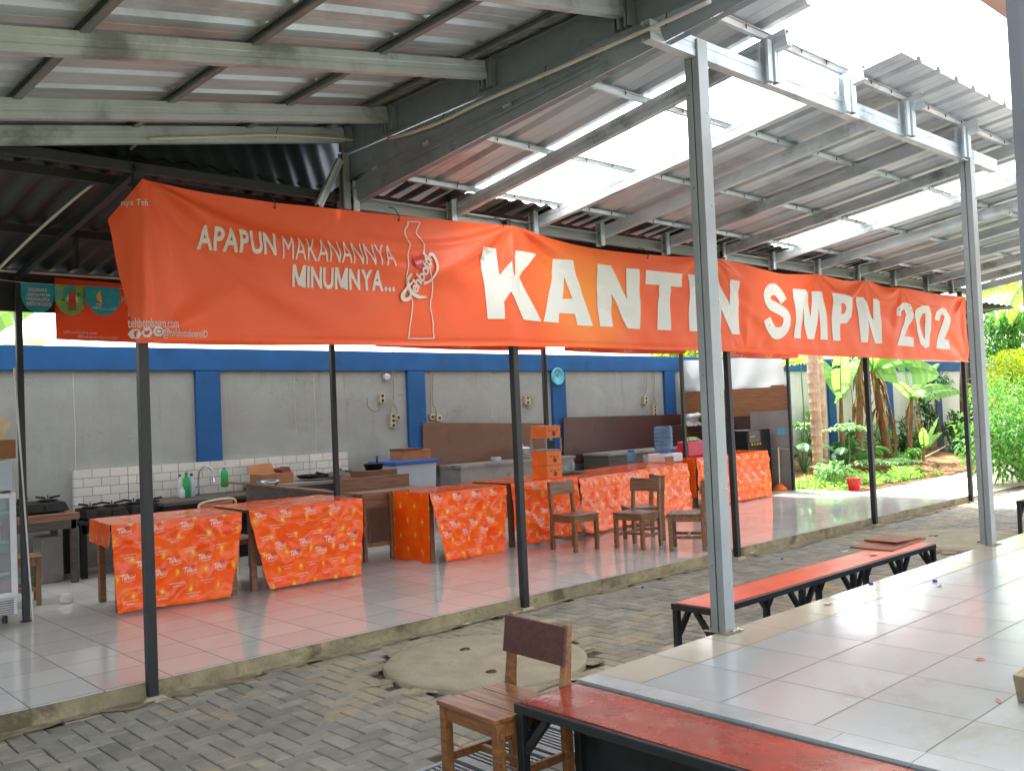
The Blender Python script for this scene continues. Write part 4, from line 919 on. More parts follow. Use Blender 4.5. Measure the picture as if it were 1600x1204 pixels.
GC = 'wooden school chairs on the canteen floor'
ch = make_chair('school_chair', 'worn brown wooden chair facing out, left of the chair group, backrest to the covered counter', (5.36, 1.48, FZ), face_rz(0, -1), mt='chair_wood', group=GC)
copy_thing(ch, (5.85, .97, FZ), face_rz(-1, -.1), 'pale brown wooden chair in the middle, standing nearest in the chair group', GC)
copy_thing(ch, (6.32, 1.28, FZ), face_rz(-.85, .5), 'brown wooden chair standing half hidden behind the middle chair', GC)
copy_thing(ch, (6.03, .41, FZ), face_rz(-.51, .86), 'brown wooden chair cut by the near grey post, facing the long counter', GC)
# the chair in front, by the red bench: top corners measured
make_chair('wooden_chair', 'large reddish wooden chair in the foreground beside the red bench', (.53, -2.69, 0), face_rz(-1, .045), wd=.41, dp=.42, sh=.40, bh=.71, mt='chair_red', mb='chair_back', group=None, plank=.17)

def make_bench(name, label, p0, ax, L, W, h, panel, legs, tray=True, ends=(1, 1)):
    # p0 corner, ax direction of length (unit), width runs to the left of it
    t = thing(name, label, 'bench', (p0[0], p0[1], 0)); a = V((ax[0], ax[1], 0)); n = V((-ax[1], ax[0], 0)); o = V((p0[0], p0[1], 0)); T = .038
    P = lambda s, q, z: o + a*s + n*q + V((0, 0, z))
    b = MB()
    b.bar(P(0, T/2, h-T/2), P(L, T/2, h-T/2), T, T); b.bar(P(0, W-T/2, h-T/2), P(L, W-T/2, h-T/2), T, T)
    for s in (T/2, L-T/2): b.bar(P(s, T, h-T/2), P(s, W-T, h-T/2), T, T)
    s = .6
    while s < L-.3: b.bar(P(s, T, h-T), P(s, W-T, h-T), .03, .03); s += .6
    b.build('frame', 'black_bench', t, bevel=.003)
    b = MB(); g = T*.55
    def top(s, q):
        e = 1 if s in (0, 1) or q in (0, 1) else 0
        return P(g+(L-2*g)*s, g+(W-2*g)*q, h+.004+.005*noise.noise(V((s*L*1.6, q*2, 3)))*(1 if s > 0 else .3))
    b.grid(top, 60, 6); b.grid(lambda s, q: top(s, 0)-V((0, 0, .012*q)), 60, 1); b.grid(lambda s, q: top(0, s)-V((0, 0, .012*q)), 6, 1); b.grid(lambda s, q: top(s, 1)-V((0, 0, .012*q)), 60, 1)
    b.build('seat_panel', panel, t, smooth=False)
    for s in legs:
        for q in (T/2, W-T/2):
            b = MB(); b.bar(P(s, q, 0), P(s, q, h-T), T, T, (1, 0, 0)); b.build('leg', 'black_bench', t, bevel=.003)
        for q in (T/2, W-T/2):
            for dr in ((1,) if s < .2 else (-1,) if s > L-.2 else (-1, 1)):
                b = MB(); b.bar(P(s+dr*.02, q, h-.19), P(s+dr*.15, q, h-T), .028, .028); b.build('brace', 'black_bench', t)
        if s < .2 or s > L-.2:
            b = MB(); b.bar(P(s, T/2+.01, h-.2), P(s, .15, h-T), .028, .028); b.build('brace', 'black_bench', t)
    return t
make_bench('long_bench', 'red topped black steel bench in the foreground against the corridor edge', (.398, -2.895), (0, -1), 2.6, .375, .45, 'bench_red', (.03, 1.3, 2.57))
make_bench('long_bench', 'long orange topped black steel bench along the corridor behind the near grey post', (2.345, -2.52), (1, .0), 3.08, .315, .45, 'bench_orange', (.03, 1.02, 1.72, 2.45, 3.05))
make_bench('long_bench', 'dark bench end at the right edge beyond the far grey post', (8.95, -2.28), (1, 0), 2.6, .36, .44, 'grey_wood', (.03, 1.3, 2.57))
b = MB(); c = V((5.22, -2.22, .462)); b.obox(c, .74, .34, .014, rz=.08, rx=.02, ry=-.01); b.obox(c+V((.12, .02, .016)), .42, .28, .01, rz=-.06, ry=.02)
solo(b, 'loose_board', 'loose_board', 'loose brown plywood board lying on the far end of the orange bench', 'board', bevel=.002)

# ---------------------------------------------------------------- tables under printed plastic cloths
def covered_table(tl, cl, fl, fr, dep, ztop, zdrop, tap=(0, 0), left=0, right=0, seed=0, tname='canteen_table', lift=0, lowleft=False):
    # fl, fr: front top corners on plan; dep: depth away from the viewer; zdrop: height of the hem
    fl, fr = V((fl[0], fl[1], 0)), V((fr[0], fr[1], 0)); a = (fr-fl); W = a.length; a.normalize(); n = V((-a.y, a.x, 0)); o = -n
    P = lambda s, q, z: fl + a*s + n*q + V((0, 0, z))
    t = thing(tname, tl, 'table', (fl+fr)/2+n*dep/2+V((0, 0, FZ)))
    b = MB(); b.hexa([P(.03, .03, ztop-.03), P(W-.03, .03, ztop-.03), P(W-.03, dep-.02, ztop-.03), P(.03, dep-.02, ztop-.03), P(.03, .03, ztop-.006), P(W-.03, .03, ztop-.006), P(W-.03, dep-.02, ztop-.006), P(.03, dep-.02, ztop-.006)]); b.build('tabletop', 'grey_wood', t)
    for s in (.07, W-.07):
        for q in (.08, dep-.07):
            b = MB(); b.bar(P(s, q, FZ), P(s, q, ztop-.03), .055, .055, (1, 0, 0)); b.build('leg', 'chair_wood', t, bevel=.003)
    b = MB(); b.bar(P(.1, .08, ztop-.08), P(W-.1, .08, ztop-.08), .025, .09); b.build('apron', 'chair_wood', t)
    H = ztop-zdrop; rg = random.Random(seed)
    def wr(u, v):
        x = u*2.2+seed*5
        r1 = 1-abs(noise.noise(V((x*1.3+v*1.2, v*1.6-x*.3, seed)))*2); r2 = 1-abs(noise.noise(V((x*2.6-v*2.5, v*3+x, seed+4)))*2)
        return .026*r1*r1*r1 + .012*r2*r2 + .02*noise.noise(V((x, v*1.2, seed+9)))
    def front(s, v):
        xl = tap[0]*v**1.3; xr = tap[1]*v**1.3; u = (xl+(W-xl-xr)*s)
        return P(u, -.012-.030*v-wr(u, v*H*1.5)*min(1, v*5+.15)-.012*math.exp(-((v-.97)/.04)**2), ztop+.002-H*v + .012*noise.noise(V((u*2.2, seed, 0)))*v)
    b = MB(); b.keep = True
    b.grid(lambda s, v: P(-.008+(W+.016)*s, -.012+(dep+.012)*v, ztop+.003+.004*noise.noise(V((s*W*4, v*dep*4, seed)))), 30, 14, 0, lambda s, v: (s*W, v*dep+2))
    b.grid(front, 70, 46, 0, lambda s, v: (s*W*.97+seed*.37, H-v*H+seed*.11))
    def side(xx, dr, L0):
        def f(s, v): return P(xx+dr*(.008+.012*v+.016*noise.noise(V((s*dep*5, v*3, seed+xx)))*v), -.012+(dep)*s, ztop+.002-L0*v*(1+.12*noise.noise(V((s*4, 0, seed)))))
        b.grid(f, 26, 14, 0, lambda s, v: (s*dep+xx, 1-v*L0))
    if left: side(0, -1, left)
    if right: side(W, 1, right)
    # printed words and logos: rows of lettering lying on the cloth
    def onf(u, z, off):
        v = (ztop-z)/H; xl = tap[0]*v**1.3; xr = tap[1]*v**1.3; s = (u-xl)/(W-xl-xr)
        return front(min(1, max(0, s)), min(1, max(0, v)))+o*off
    r = 0; z = ztop-.055
    logo = text2('Teh', 1, .02, .35, .9, cell=.5); l2 = text2('botol', 1, .01, .3, .9); w1 = text2('APAPUN MAKANANNYA', 1, .012, space=.95, cell=1.2); w2 = text2('MINUMNYA...', 1, .014, cell=1.2)
    while z > zdrop+.07:
        v = (ztop-z)/H; u = tap[0]*v**1.3+.05+(.13 if r % 2 else 0)
        ue = W-tap[1]*v**1.3-.04
        while u+.12 < ue:
            if r % 4 in (0, 3) and u+.13 < ue:
                for mm, x0, x1, y0, y1, mi in ((logo, 0, .06, 0, .045, 1), (l2, .055, .115, .002, .032, 1)):
                    m = fit(mm, u+x0, u+x1, z+y0-.03, z+y1-.03, .008); b.mesh2(m[0], m[1], lambda x, y: onf(x, y, .0035), mi)
                m = stroke([(u-.012, z+.012), (u+.01, z+.02), (u+.05, z+.018)], .007); b.mesh2(m[0], m[1], lambda x, y: onf(x, y, .0035), 1)
                m = stroke([(u+.06, z+.016), (u+.08, z+.026), (u+.095, z+.030)], .008); b.mesh2(m[0], m[1], lambda x, y: onf(x, y, .0035), 2)
                m = stroke([(u+.02, z-.038), (u+.06, z-.044), (u+.11, z-.03)], .005); b.mesh2(m[0], m[1], lambda x, y: onf(x, y, .0035), 1)
            else:
                for mm, x0, x1, y0, y1 in ((w1, .0, .13, 0, .011), (w2, .03, .105, -.024, -.012)):
                    m = fit(mm, u+x0, min(ue, u+x1), z+y0-.02, z+y1-.02, .004); b.mesh2(m[0], m[1], lambda x, y: onf(x, y, .0035), 1)
            u += .26
        z -= .0775*1.25; r += 1
    c = b.build('table_cloth', ['plastic_cloth', 'print_soft', 'print_navy'], None, smooth=True); tag(c, cl, 'tablecloth', 'printed orange plastic tablecloths'); return t
covered_table('wooden table under the orange cloth at far left of the canteen', 'orange printed plastic cloth on the leftmost table, short flap at its left side', (.585, 2.30), (1.70, 2.17), .80, .85, .115, (0.02, .14), left=.20, seed=1)
covered_table('wooden table under the second orange cloth from the left', 'orange printed plastic cloth on the second table from the left, tapering to the floor', (1.78, 2.20), (3.0, 2.17), .85, .86, .115, (.17, .07), left=0, right=.3, seed=2)
covered_table('wooden table under the orange cloth beside the bare school desk', 'orange printed plastic cloth right of the school desk with a full left side', (3.78, 2.08), (4.88, 2.08), .66, .84, .105, (.16, .11), left=.735, seed=3)
covered_table('table under orange cloth behind the middle black post', 'orange printed plastic cloth behind the middle black post and the leftmost wooden chair', (4.98, 2.12), (6.08, 2.10), .75, .845, .13, (.03, .03), seed=4)
covered_table('long counter table behind the wooden chairs', 'long orange printed plastic cloth over the counter behind the wooden chairs', (6.12, 2.12), (8.92, 2.56), .8, .815, .12, (.02, .0), left=.5, seed=5)
covered_table('covered table at the right end, by the black dispenser', 'orange printed plastic cloth on the rightmost table by the black dispenser', (9.35, 2.72), (11.36, 2.74), .62, .86, .112, (.0, .0), left=.6, seed=6)
# bare school desk
t = thing('school_desk', 'bare wooden school desk with pale legs between two covered tables', 'desk', (3.5, 2.75, FZ))
b = MB(); b.box(3.40, 4.4, 2.78, 3.3, .82, .845); b.build('desktop', 'desk_wood', t, bevel=.003)
for x, y in ((3.44, 2.81), (3.75, 2.74), (3.44, 3.26), (4.35, 3.26)):
    b = MB(); b.box(x-.022, x+.022, y-.022, y+.022, FZ, .82); b.build('leg', 'chair_wood_pale', t, bevel=.003)
b = MB(); b.box(3.43, 3.76, 2.785, 2.80, .68, .82); b.build('front_board', 'desk_wood', t)
b = MB(); b.bar((3.44, 2.80, .28), (3.75, 2.75, .28), .02, .045); b.build('stretcher', 'chair_wood_pale', t)
b = MB(); b.box(3.42, 4.38, 3.24, 3.262, .845, .99); b.build('back_board', 'desk_wood', t, bevel=.003)
t = thing('wooden_cabinet', 'dark grey wooden cabinet standing behind the second covered table', 'cabinet', (3.3, 3.4, FZ))
b = MB(); b.box(3.02, 3.37, 2.95, 3.6, FZ, .80); b.build('body', 'grey_wood', t, bevel=.004)
b = MB(); b.box(3.0, 3.39, 2.93, 3.62, .802, .825); b.build('top', 'grey_wood', t, bevel=.003)
t = thing('low_counter', 'long dark wooden counter board behind the second covered table', 'counter', (2.9, 3.8, FZ))
a, c = at_y(386, 757, 3.7), at_y(528, 772, 3.3)
b = MB(); b.hexa([(a.x, a.y, FZ), (c.x, c.y, FZ), (c.x, c.y+.03, FZ), (a.x, a.y+.03, FZ), (a.x, a.y, a.z), (c.x, c.y, c.z), (c.x, c.y+.03, c.z), (a.x, a.y+.03, a.z)]); b.build('front_board', 'grey_wood', t, bevel=.003)
b = MB(); b.hexa([(a.x, a.y-.02, a.z), (c.x, c.y-.02, c.z), (c.x+.2, c.y+.6, c.z), (a.x, a.y+.6, a.z), (a.x, a.y-.02, a.z+.02), (c.x, c.y-.02, c.z+.02), (c.x+.2, c.y+.6, c.z+.02), (a.x, a.y+.6, a.z+.02)]); b.build('top', 'desk_wood', t)
# chair with cream steel frame
t = thing('steel_chair', 'cream steel framed chair with pink vinyl back behind the leftmost table', 'chair', (1.85, 3.3, FZ))
p0, p1 = at_y(309, 797, 3.12), at_y(370, 790, 3.3); b = MB(); up = at_y(335, 783, 3.2).z
arc = smooth_line([(p0.x, p0.y, .5), (p0.x+.01, p0.y, p0.z-.02), (p0.x+.06, p0.y+.02, up), (p1.x-.06, p1.y-.02, up+.005), (p1.x-.01, p1.y, p1.z-.02), (p1.x, p1.y, .5)], 5); b.tube(arc, .013, 8); b.build('back_frame', 'cream_metal', t, smooth=True)
b = MB(); b.hexa([(p0.x+.02, p0.y, up-.22), (p1.x-.02, p1.y, up-.22), (p1.x-.02, p1.y+.03, up-.22), (p0.x+.02, p0.y+.03, up-.22), (p0.x+.04, p0.y, up-.012), (p1.x-.04, p1.y, up-.012), (p1.x-.04, p1.y+.03, up-.012), (p0.x+.04, p0.y+.03, up-.012)]); b.build('backrest', 'pink_vinyl', t, bevel=.008)
b = MB(); b.box(p0.x, p1.x, p0.y-.38, p0.y+.05, .48, .53); b.build('seat', 'pink_vinyl', t, bevel=.01)
for x, y in ((p0.x, p0.y-.36), (p1.x, p0.y-.36), (p0.x, p0.y+.02), (p1.x, p1.y)):
    b = MB(); b.tube([(x, y, FZ), (x, y, .5)], .012, 8); b.build('leg', 'cream_metal', t)
# ================================================================ KITCHEN AND SMALL THINGS
def rect_y(xl, yt, xr, yb, Y): a, c = at_y(xl, yt, Y), at_y(xr, yb, Y); return a.x, c.x, c.z, a.z
# glass fronted fridge at the far left
t = thing('display_fridge', 'white display fridge with glass door and shelves at the left edge', 'fridge', (-.4, 2.95, FZ))
X0, X1, Y0, Y1, ZT = -.72, -.045, 2.66, 3.2, 1.44
b = MB(); b.box(X0, X1, Y0+.03, Y0+.045, FZ+.07, FZ+.2); b.box(X0, X1, Y1-.03, Y1, FZ+.07, ZT); b.box(X0, X0+.03, Y0+.04, Y1-.03, FZ+.07, ZT); b.box(X1-.03, X1, Y0+.04, Y1-.03, FZ+.07, ZT); b.box(X0+.03, X1-.03, Y0+.04, Y1-.03, FZ+.2, FZ+.24); b.box(X0+.03, X1-.03, Y0+.04, Y1-.03, ZT-.03, ZT); b.build('cabinet', 'white_plastic', t, bevel=.006)
b = MB()
for a, c, e, f in ((X0, X0+.05, FZ+.22, ZT-.27), (X1-.05, X1, FZ+.22, ZT-.27), (X0+.05, X1-.05, FZ+.22, FZ+.26), (X0+.05, X1-.05, ZT-.31, ZT-.27)): b.box(a, c, Y0, Y0+.03, e, f)
b.build('door_frame', 'white_plastic', t, bevel=.004)
b = MB(); b.box(X0+.05, X1-.05, Y0+.01, Y0+.016, FZ+.26, ZT-.31); b.build('door_glass', 'glass', t)
b = MB(); b.box(X0+.02, X1-.02, Y0+.005, Y0+.03, ZT-.25, ZT-.02); b.build('sign_panel', 'box_plastic', t, bevel=.004)
b = MB()
for q in range(7): b.box(X0+.03, X1-.03, Y0+.018, Y0+.03, FZ+.075+q*.018, FZ+.085+q*.018)
b.build('grille', 'panel_grey', t)
for k, z in enumerate((.40, .66, .90)):
    b = MB(); b.box(X0+.03, X1-.03, Y0+.05, Y1-.04, FZ+z, FZ+z+.018); b.build('shelf', 'white_plastic', t)
b = MB(); b.lathe([(.02, 0), (.02, .06)], (X1-.08, Y0+.1, FZ), 8); b.lathe([(.02, 0), (.02, .06)], (X0+.08, Y0+.1, FZ), 8); b.build('feet', 'black_plastic', t)
for k, (x, z, w_, h, mt, lb) in enumerate(((-.13, FZ+.24, .13, .11, 'red_plastic', 'red packet on the bottom shelf of the display fridge'), (-.13, FZ+.418, .11, .14, 'cardboard', 'brown carton on the second shelf of the display fridge'), (-.10, FZ+.678, .05, .17, 'bag_red', 'dark red bottle on the third fridge shelf'), (-.17, FZ+.678, .05, .17, 'print_pink', 'pink bottle on the third fridge shelf'), (-.12, FZ+.918, .06, .16, 'white_plastic', 'white bottle on the top fridge shelf'))):
    b = MB()
    if w_ > .1: b.box(x-w_/2, x+w_/2, Y0+.1, Y0+.3, z, z+h); solo(b, 'food_packet', mt, lb, 'packet', bevel=.01)
    else: b.lathe([(w_/2, 0), (w_/2, h*.6), (w_/4, h*.8), (w_/4, h)], (x, Y0+.14, z), 14); solo(b, 'drink_bottle', mt, lb, 'bottle', smooth=True)
b = MB(); b.obox((-.3, 2.95, ZT+.09), .6, .3, .16); solo(b, 'cardboard_box', 'cardboard', 'plain box lying on top of the display fridge', 'box', bevel=.004)
# counters along the wall
def counter(name, lab, x0, x1, y0, y1, zt_, topm, bodym, legs=True, th=.04):
    t = thing(name, lab, 'counter', ((x0+x1)/2, (y0+y1)/2, FZ)); b = MB(); b.box(x0, x1, y0, y1, zt_-th, zt_); b.build('worktop', topm, t, bevel=.003)
    if legs:
        for x in (x0+.05, x1-.05):
            for y in (y0+.05, y1-.05): b = MB(); b.box(x-.03, x+.03, y-.03, y+.03, FZ, zt_-th); b.build('leg', bodym, t)
        b = MB(); b.box(x0+.03, x1-.03, y0+.02, y0+.04, zt_-th-.09, zt_-th-.001); b.build('apron', bodym, t)
    else:
        b = MB(); b.box(x0+.02, x1-.02, y0+.03, y1, FZ, zt_-th); b.build('body', bodym, t)
    return t
counter('kitchen_table', 'old wooden kitchen table holding a black gas stove at left', .05, .98, 4.35, 5.1, .82, 'desk_wood', 'grey_wood', th=.07)
counter('stove_stand', 'low dark stand under the two middle gas stoves', 1.02, 2.0, 4.5, 5.15, .70, 'black_iron', 'black_iron')
counter('sink_counter', 'dark stone sink counter below the white brick tiles', 1.9, 3.2, 4.45, 5.22, .82, 'grey_wood', 'black_iron', legs=False)
counter('side_counter', 'grey side counter holding a cardboard box by the tiles', 3.22, 4.7, 4.5, 5.22, .90, 'panel_grey', 'grey_wood', legs=False)
counter('rear_cabinet', 'long low grey blue cabinet under the brown board', 6.3, 8.7, 4.6, 5.12, .93, 'panel_grey', 'panel_grey', legs=False)
counter('rear_cabinet', 'low grey counter behind the water bottle, under the dark board', 9.4, 12.2, 4.5, 5.1, .92, 'panel_grey', 'grey_wood', legs=False)
def stove(lab, cx, cy, z, w_=.55, pot=False):
    t = thing('gas_stove', lab, 'stove', (cx, cy, z)); b = MB(); b.hexa([(cx-w_/2, cy-.2, z+.02), (cx+w_/2, cy-.2, z+.02), (cx+w_/2, cy+.2, z+.02), (cx-w_/2, cy+.2, z+.02), (cx-w_/2+.03, cy-.17, z+.11), (cx+w_/2-.03, cy-.17, z+.11), (cx+w_/2-.02, cy+.19, z+.12), (cx-w_/2+.02, cy+.19, z+.12)]); b.build('body', 'black_iron', t, bevel=.006)
    for s in (-1, 1):
        b = MB(); x = cx+s*w_*.25; b.lathe([(.02, .12), (.09, .125), (.09, .135), (.05, .14), (0, .14)], (x, cy, z), 16)
        for q in range(5): a = q*1.257; b.bar((x+.04*math.cos(a), cy+.04*math.sin(a), z+.155), (x+.12*math.cos(a), cy+.12*math.sin(a), z+.165), .012, .02)
        b.build('burner', 'black_iron', t)
        b = MB(); b.lathe([(.025, 0), (.022, .02)], (x*.6+cx*.4, cy-.19, z+.065), 12, axis=(0, -1, 0)); b.build('knob', 'black_plastic', t)
    b = MB()
    for s in (-1, 1):
        for q in (-1, 1): b.lathe([(.018, 0), (.014, .025)], (cx+s*(w_/2-.05), cy+q*.15, z), 8)
    b.build('feet', 'black_plastic', t); return t
stove('large black gas stove on the wooden kitchen table at left', .62, 4.7, .82, .62)
stove('black gas stove on the low stand, left of the two', 1.33, 4.75, .70, .46)
stove('black gas stove on the low stand behind the leftmost front post', 1.80, 4.8, .70, .40)
b = MB(); b.lathe([(.0, 0), (.16, .005), (.19, .04), (.21, .045), (.19, .05), (.155, .012), (0, .01)], (4.0, 4.85, .92), 28); b.tube([(4.18, 4.85, .96), (4.4, 4.8, .98)], .012, 6); solo(b, 'frying_pan', 'black_iron', 'black frying pan on the counter behind the second covered table', 'pan', smooth=True)
b = MB(); b.lathe([(.21, .0), (.20, .02), (.15, .055), (.03, .085), (.03, .11), (0, .11)], (4.33, 4.7, .92), 28); solo(b, 'pan_lid', 'grey_wood', 'dark domed pan lid near the inner black post', 'lid', smooth=True)
ut = thing('utensil_heap', 'heap of dark kitchen utensils on the counter right of the tiles', 'utensils', (4.25, 4.62, .92))
for q in range(14):
    b = MB(); b.obox((4.25+random.uniform(-.35, .35), 4.62+random.uniform(-.06, .1), .94+random.uniform(0, .05)), random.uniform(.05, .16), random.uniform(.03, .08), .03, rz=random.uniform(0, 3), ry=random.uniform(-.3, .3)); b.build('utensil', ('black_iron', 'grey_wood', 'steel')[q % 3 if q > 8 else 0], ut, bevel=.005)
def bottle(lab, c, h, r, mt, cap, cat='bottle'):
    t = thing('bottle', lab, cat, c); b = MB(); b.lathe([(r*.9, 0), (r, .01), (r, h*.62), (r*.85, h*.72), (r*.35, h*.86), (r*.35, h*.9)], c, 16); b.build('body', mt, t, smooth=True)
    b = MB(); b.lathe([(r*.42, h*.9), (r*.42, h), (0, h)], c, 12); b.build('cap', cap, t, smooth=True); return t
for lab, x, h, r, mt, cp in (('small white bottle left of the green bottle by the tap', 285, .13, .035, 'white_plastic', 'white_plastic'), ('dark green detergent bottle standing left of the tap', 292, .30, .045, 'green_plastic', 'green_plastic'), ('clear bottle with dark cap between green bottle and tap', 300, .28, .04, 'box_plastic', 'black_plastic'), ('tall slim white bottle behind the small white one', 282, .27, .03, 'white_plastic', 'black_plastic')):
    p = at_z(x, 773 if x != 282 else 771, .82); p = at_y(x, 770, 4.95 if x != 282 else 5.1); bottle(lab, (p.x, p.y, .82), h, r, mt, cp)
p = at_y(351, 752, 5.0); bottle('bright green washing liquid bottle on the ledge right of the tap', (p.x, 5.0, .90), .26, .045, 'green_plastic', 'white_plastic')
p = at_y(318, 770, 5.1); t = thing('kitchen_tap', 'chrome gooseneck kitchen tap on the dark sink counter', 'tap', (p.x, 5.1, .82)); b = MB()
b.tube(smooth_line([(p.x-.05, 5.12, .82), (p.x-.05, 5.12, 1.0), (p.x-.04, 5.1, 1.12), (p.x+.02, 5.06, 1.17), (p.x+.08, 5.02, 1.12), (p.x+.09, 5.0, 1.02)], 5), .012, 8); b.build('spout', 'steel', t, smooth=True)
b = MB(); b.lathe([(.022, 0), (.016, .05)], (p.x+.09, 5.0, .975), 10); b.build('nozzle', 'steel', t); b = MB(); b.bar((p.x-.12, 5.14, .92), (p.x+.06, 5.14, .92), .02, .02); b.build('wall_bar', 'steel', t)
p = at_y(425, 752, 4.85); c = V((p.x, 4.85, .90)); t = thing('cardboard_box', 'open brown cardboard box on the side counter by the white tiles', 'box', c)
b = MB(); b.box(c.x-.22, c.x+.22, c.y-.15, c.y+.15, c.z, c.z+.13); b.build('box_body', 'cardboard', t); b = MB(); b.hexa([(c.x-.24, c.y+.13, c.z+.13), (c.x+.12, c.y+.13, c.z+.13), (c.x+.12, c.y+.14, c.z+.13), (c.x-.24, c.y+.14, c.z+.13), (c.x-.22, c.y+.2, c.z+.24), (c.x+.1, c.y+.2, c.z+.25), (c.x+.1, c.y+.21, c.z+.25), (c.x-.22, c.y+.21, c.z+.24)]); b.build('flap', 'cardboard', t)
b = MB(); b.hexa([(c.x+.1, c.y-.1, c.z+.13), (c.x+.25, c.y-.1, c.z+.08), (c.x+.25, c.y+.1, c.z+.08), (c.x+.1, c.y+.1, c.z+.13), (c.x+.08, c.y-.1, c.z+.17), (c.x+.2, c.y-.08, c.z+.2), (c.x+.2, c.y+.1, c.z+.2), (c.x+.08, c.y+.1, c.z+.18)]); b.build('flap', 'cardboard_dark', t)
b = MB(); b.lathe([(.0, 0), (.1, .005), (.14, .07), (.145, .07), (.105, 0)], (c.x-.22, c.y-.32, .90), 20); solo(b, 'steel_bowl', 'steel', 'shiny steel bowl in front of the open cardboard box', 'bowl', smooth=True)
# storage box with lid and cartons on top
p = at_y(655, 752, 4.3); t = thing('storage_box', 'tall pale plastic storage box with blue lid near the middle of the wall', 'box', (p.x, 4.6, FZ)); x0, x1, z0, z1 = rect_y(619, 727, 684, 755, 4.3)
b = MB(); b.hexa([(x0+.05, 4.33, FZ), (x1-.05, 4.33, FZ), (x1-.05, 4.85, FZ), (x0+.05, 4.85, FZ), (x0, 4.3, z1), (x1, 4.3, z1), (x1, 4.9, z1), (x0, 4.9, z1)]); b.build('bin', 'box_plastic', t, bevel=.02)
b = MB(); b.box(x0-.03, x1+.03, 4.27, 4.93, z1-.0, z1+.05); b.build('lid', 'blue_plastic', t, bevel=.012); zl_ = z1+.05
x0, x1, _, zt_ = rect_y(626, 707, 656, 722, 4.5); t = thing('carton', 'reddish brown carton on the blue lidded storage box', 'box', (x0, 4.5, zl_)); b = MB(); b.box(x0, x1, 4.45, 4.75, zl_, zl_+.15); b.build('box_body', 'cardboard', t); b = MB(); b.box(x0-.004, x1+.004, 4.446, 4.754, zl_+.125, zl_+.155); b.build('lid', 'cardboard_dark', t)
x0, x1, _, zt_ = rect_y(657, 709, 672, 722, 4.5); b = MB(); b.box(x0, x1, 4.47, 4.7, zl_, zl_+.13); b.box(x0+.05, x0+.09, 4.468, 4.4701, zl_+.03, zl_+.09); solo(b, 'carton', 'cardboard', 'small brown carton at the right end of the blue lid', 'box', bevel=.003)
x0, x1, z0, z1 = rect_y(575, 736, 622, 765, 3.9); b = MB(); b.box(x0, x1, 3.9, 4.3, FZ, z1); solo(b, 'wooden_chest', 'ply_brown', 'brown wooden chest behind the bare school desk', 'chest', bevel=.004)
b = MB(); b.lathe([(.0, 0), (.1, .0), (.13, .08), (.14, .08)], ((x0+x1)/2, 4.1, z1), 18); b.tube([((x0+x1)/2+.05, 4.1, z1+.06), ((x0+x1)/2+.07, 4.12, z1+.17)], .012, 6); solo(b, 'mortar_bowl', 'black_iron', 'dark mortar bowl with pale pestle on the wooden chest', 'bowl', smooth=True)
x0, x1, z0, z1 = rect_y(545, 742, 577, 755, 4.2); b = MB(); b.hexa([(x0, 4.2, z0), (x1, 4.2, z0+.03), (x1, 4.5, z0+.03), (x0, 4.5, z0), (x0, 4.2, z1-.05), (x1, 4.2, z1), (x1, 4.5, z1), (x0, 4.5, z1-.05)]); solo(b, 'wooden_box', 'cardboard_dark', 'small dark red wooden box left of the wooden chest', 'box', bevel=.004)
b = MB(); x0, x1, z0, z1 = rect_y(543, 757, 580, 765, 4.25); b.box(x0-.1, x1, 4.22, 4.6, FZ, z0+.02); solo(b, 'cabinet', 'black_iron', 'low black cabinet left of the bare school desk', 'cabinet', bevel=.004)
# little wooden chairs inside at left, behind the fridge
make_chair('wooden_chair', 'rough pale wooden chair in the shade beside the display fridge', (.17, 3.55, FZ), face_rz(1, -.2), wd=.36, dp=.38, sh=.44, bh=.82, mt='chair_wood_pale', mb='chair_wood_pale')
b = MB(); p = at_z(103, 942, FZ); b.lathe([(0, 0), (.05, .01), (.06, .05), (.03, .09), (0, .09)], p, 12); solo(b, 'paper_ball', 'white_paint', 'crumpled white paper ball on the floor under the leftmost table', 'litter', smooth=True)
x0, x1, z0, z1 = rect_y(64, 840, 100, 900, 4.6); b = MB(); b.box(x0, x1, 4.6, 4.9, FZ, z1); solo(b, 'gas_cylinder_box', 'panel_grey', 'grey box under the wooden kitchen table', 'box', bevel=.01)
for k, (lab, c, n, r) in enumerate((('stack of white plates on the side counter beside the cardboard box', (3.62, 5.0, .90), 7, .10), ('short stack of white bowls on the long grey blue cabinet', (7.2, 4.85, .93), 4, .085))):
    b = MB()
    for q in range(n): b.lathe([(0, 0), (r*.6, 0), (r, .018), (r*.97, .021), (r*.6, .006), (0, .006)], (c[0]+.004*math.sin(q*2), c[1], c[2]+q*.014), 20)
    solo(b, 'plate_stack', 'white_plastic', lab, 'plates', smooth=True)
b = MB(); c = (7.75, 4.85, .93); b.lathe([(.0, 0), (.13, .0), (.14, .02), (.14, .16), (.146, .165), (.146, .175), (.08, .20), (.02, .21), (.02, .235), (0, .235)], c, 24); b.tube([(7.6, 4.85, 1.05), (7.57, 4.85, 1.06), (7.57, 4.85, 1.09), (7.61, 4.85, 1.09)], .008, 6); solo(b, 'cooking_pot', 'steel', 'lidded steel cooking pot on the long grey blue cabinet', 'pot', smooth=True)
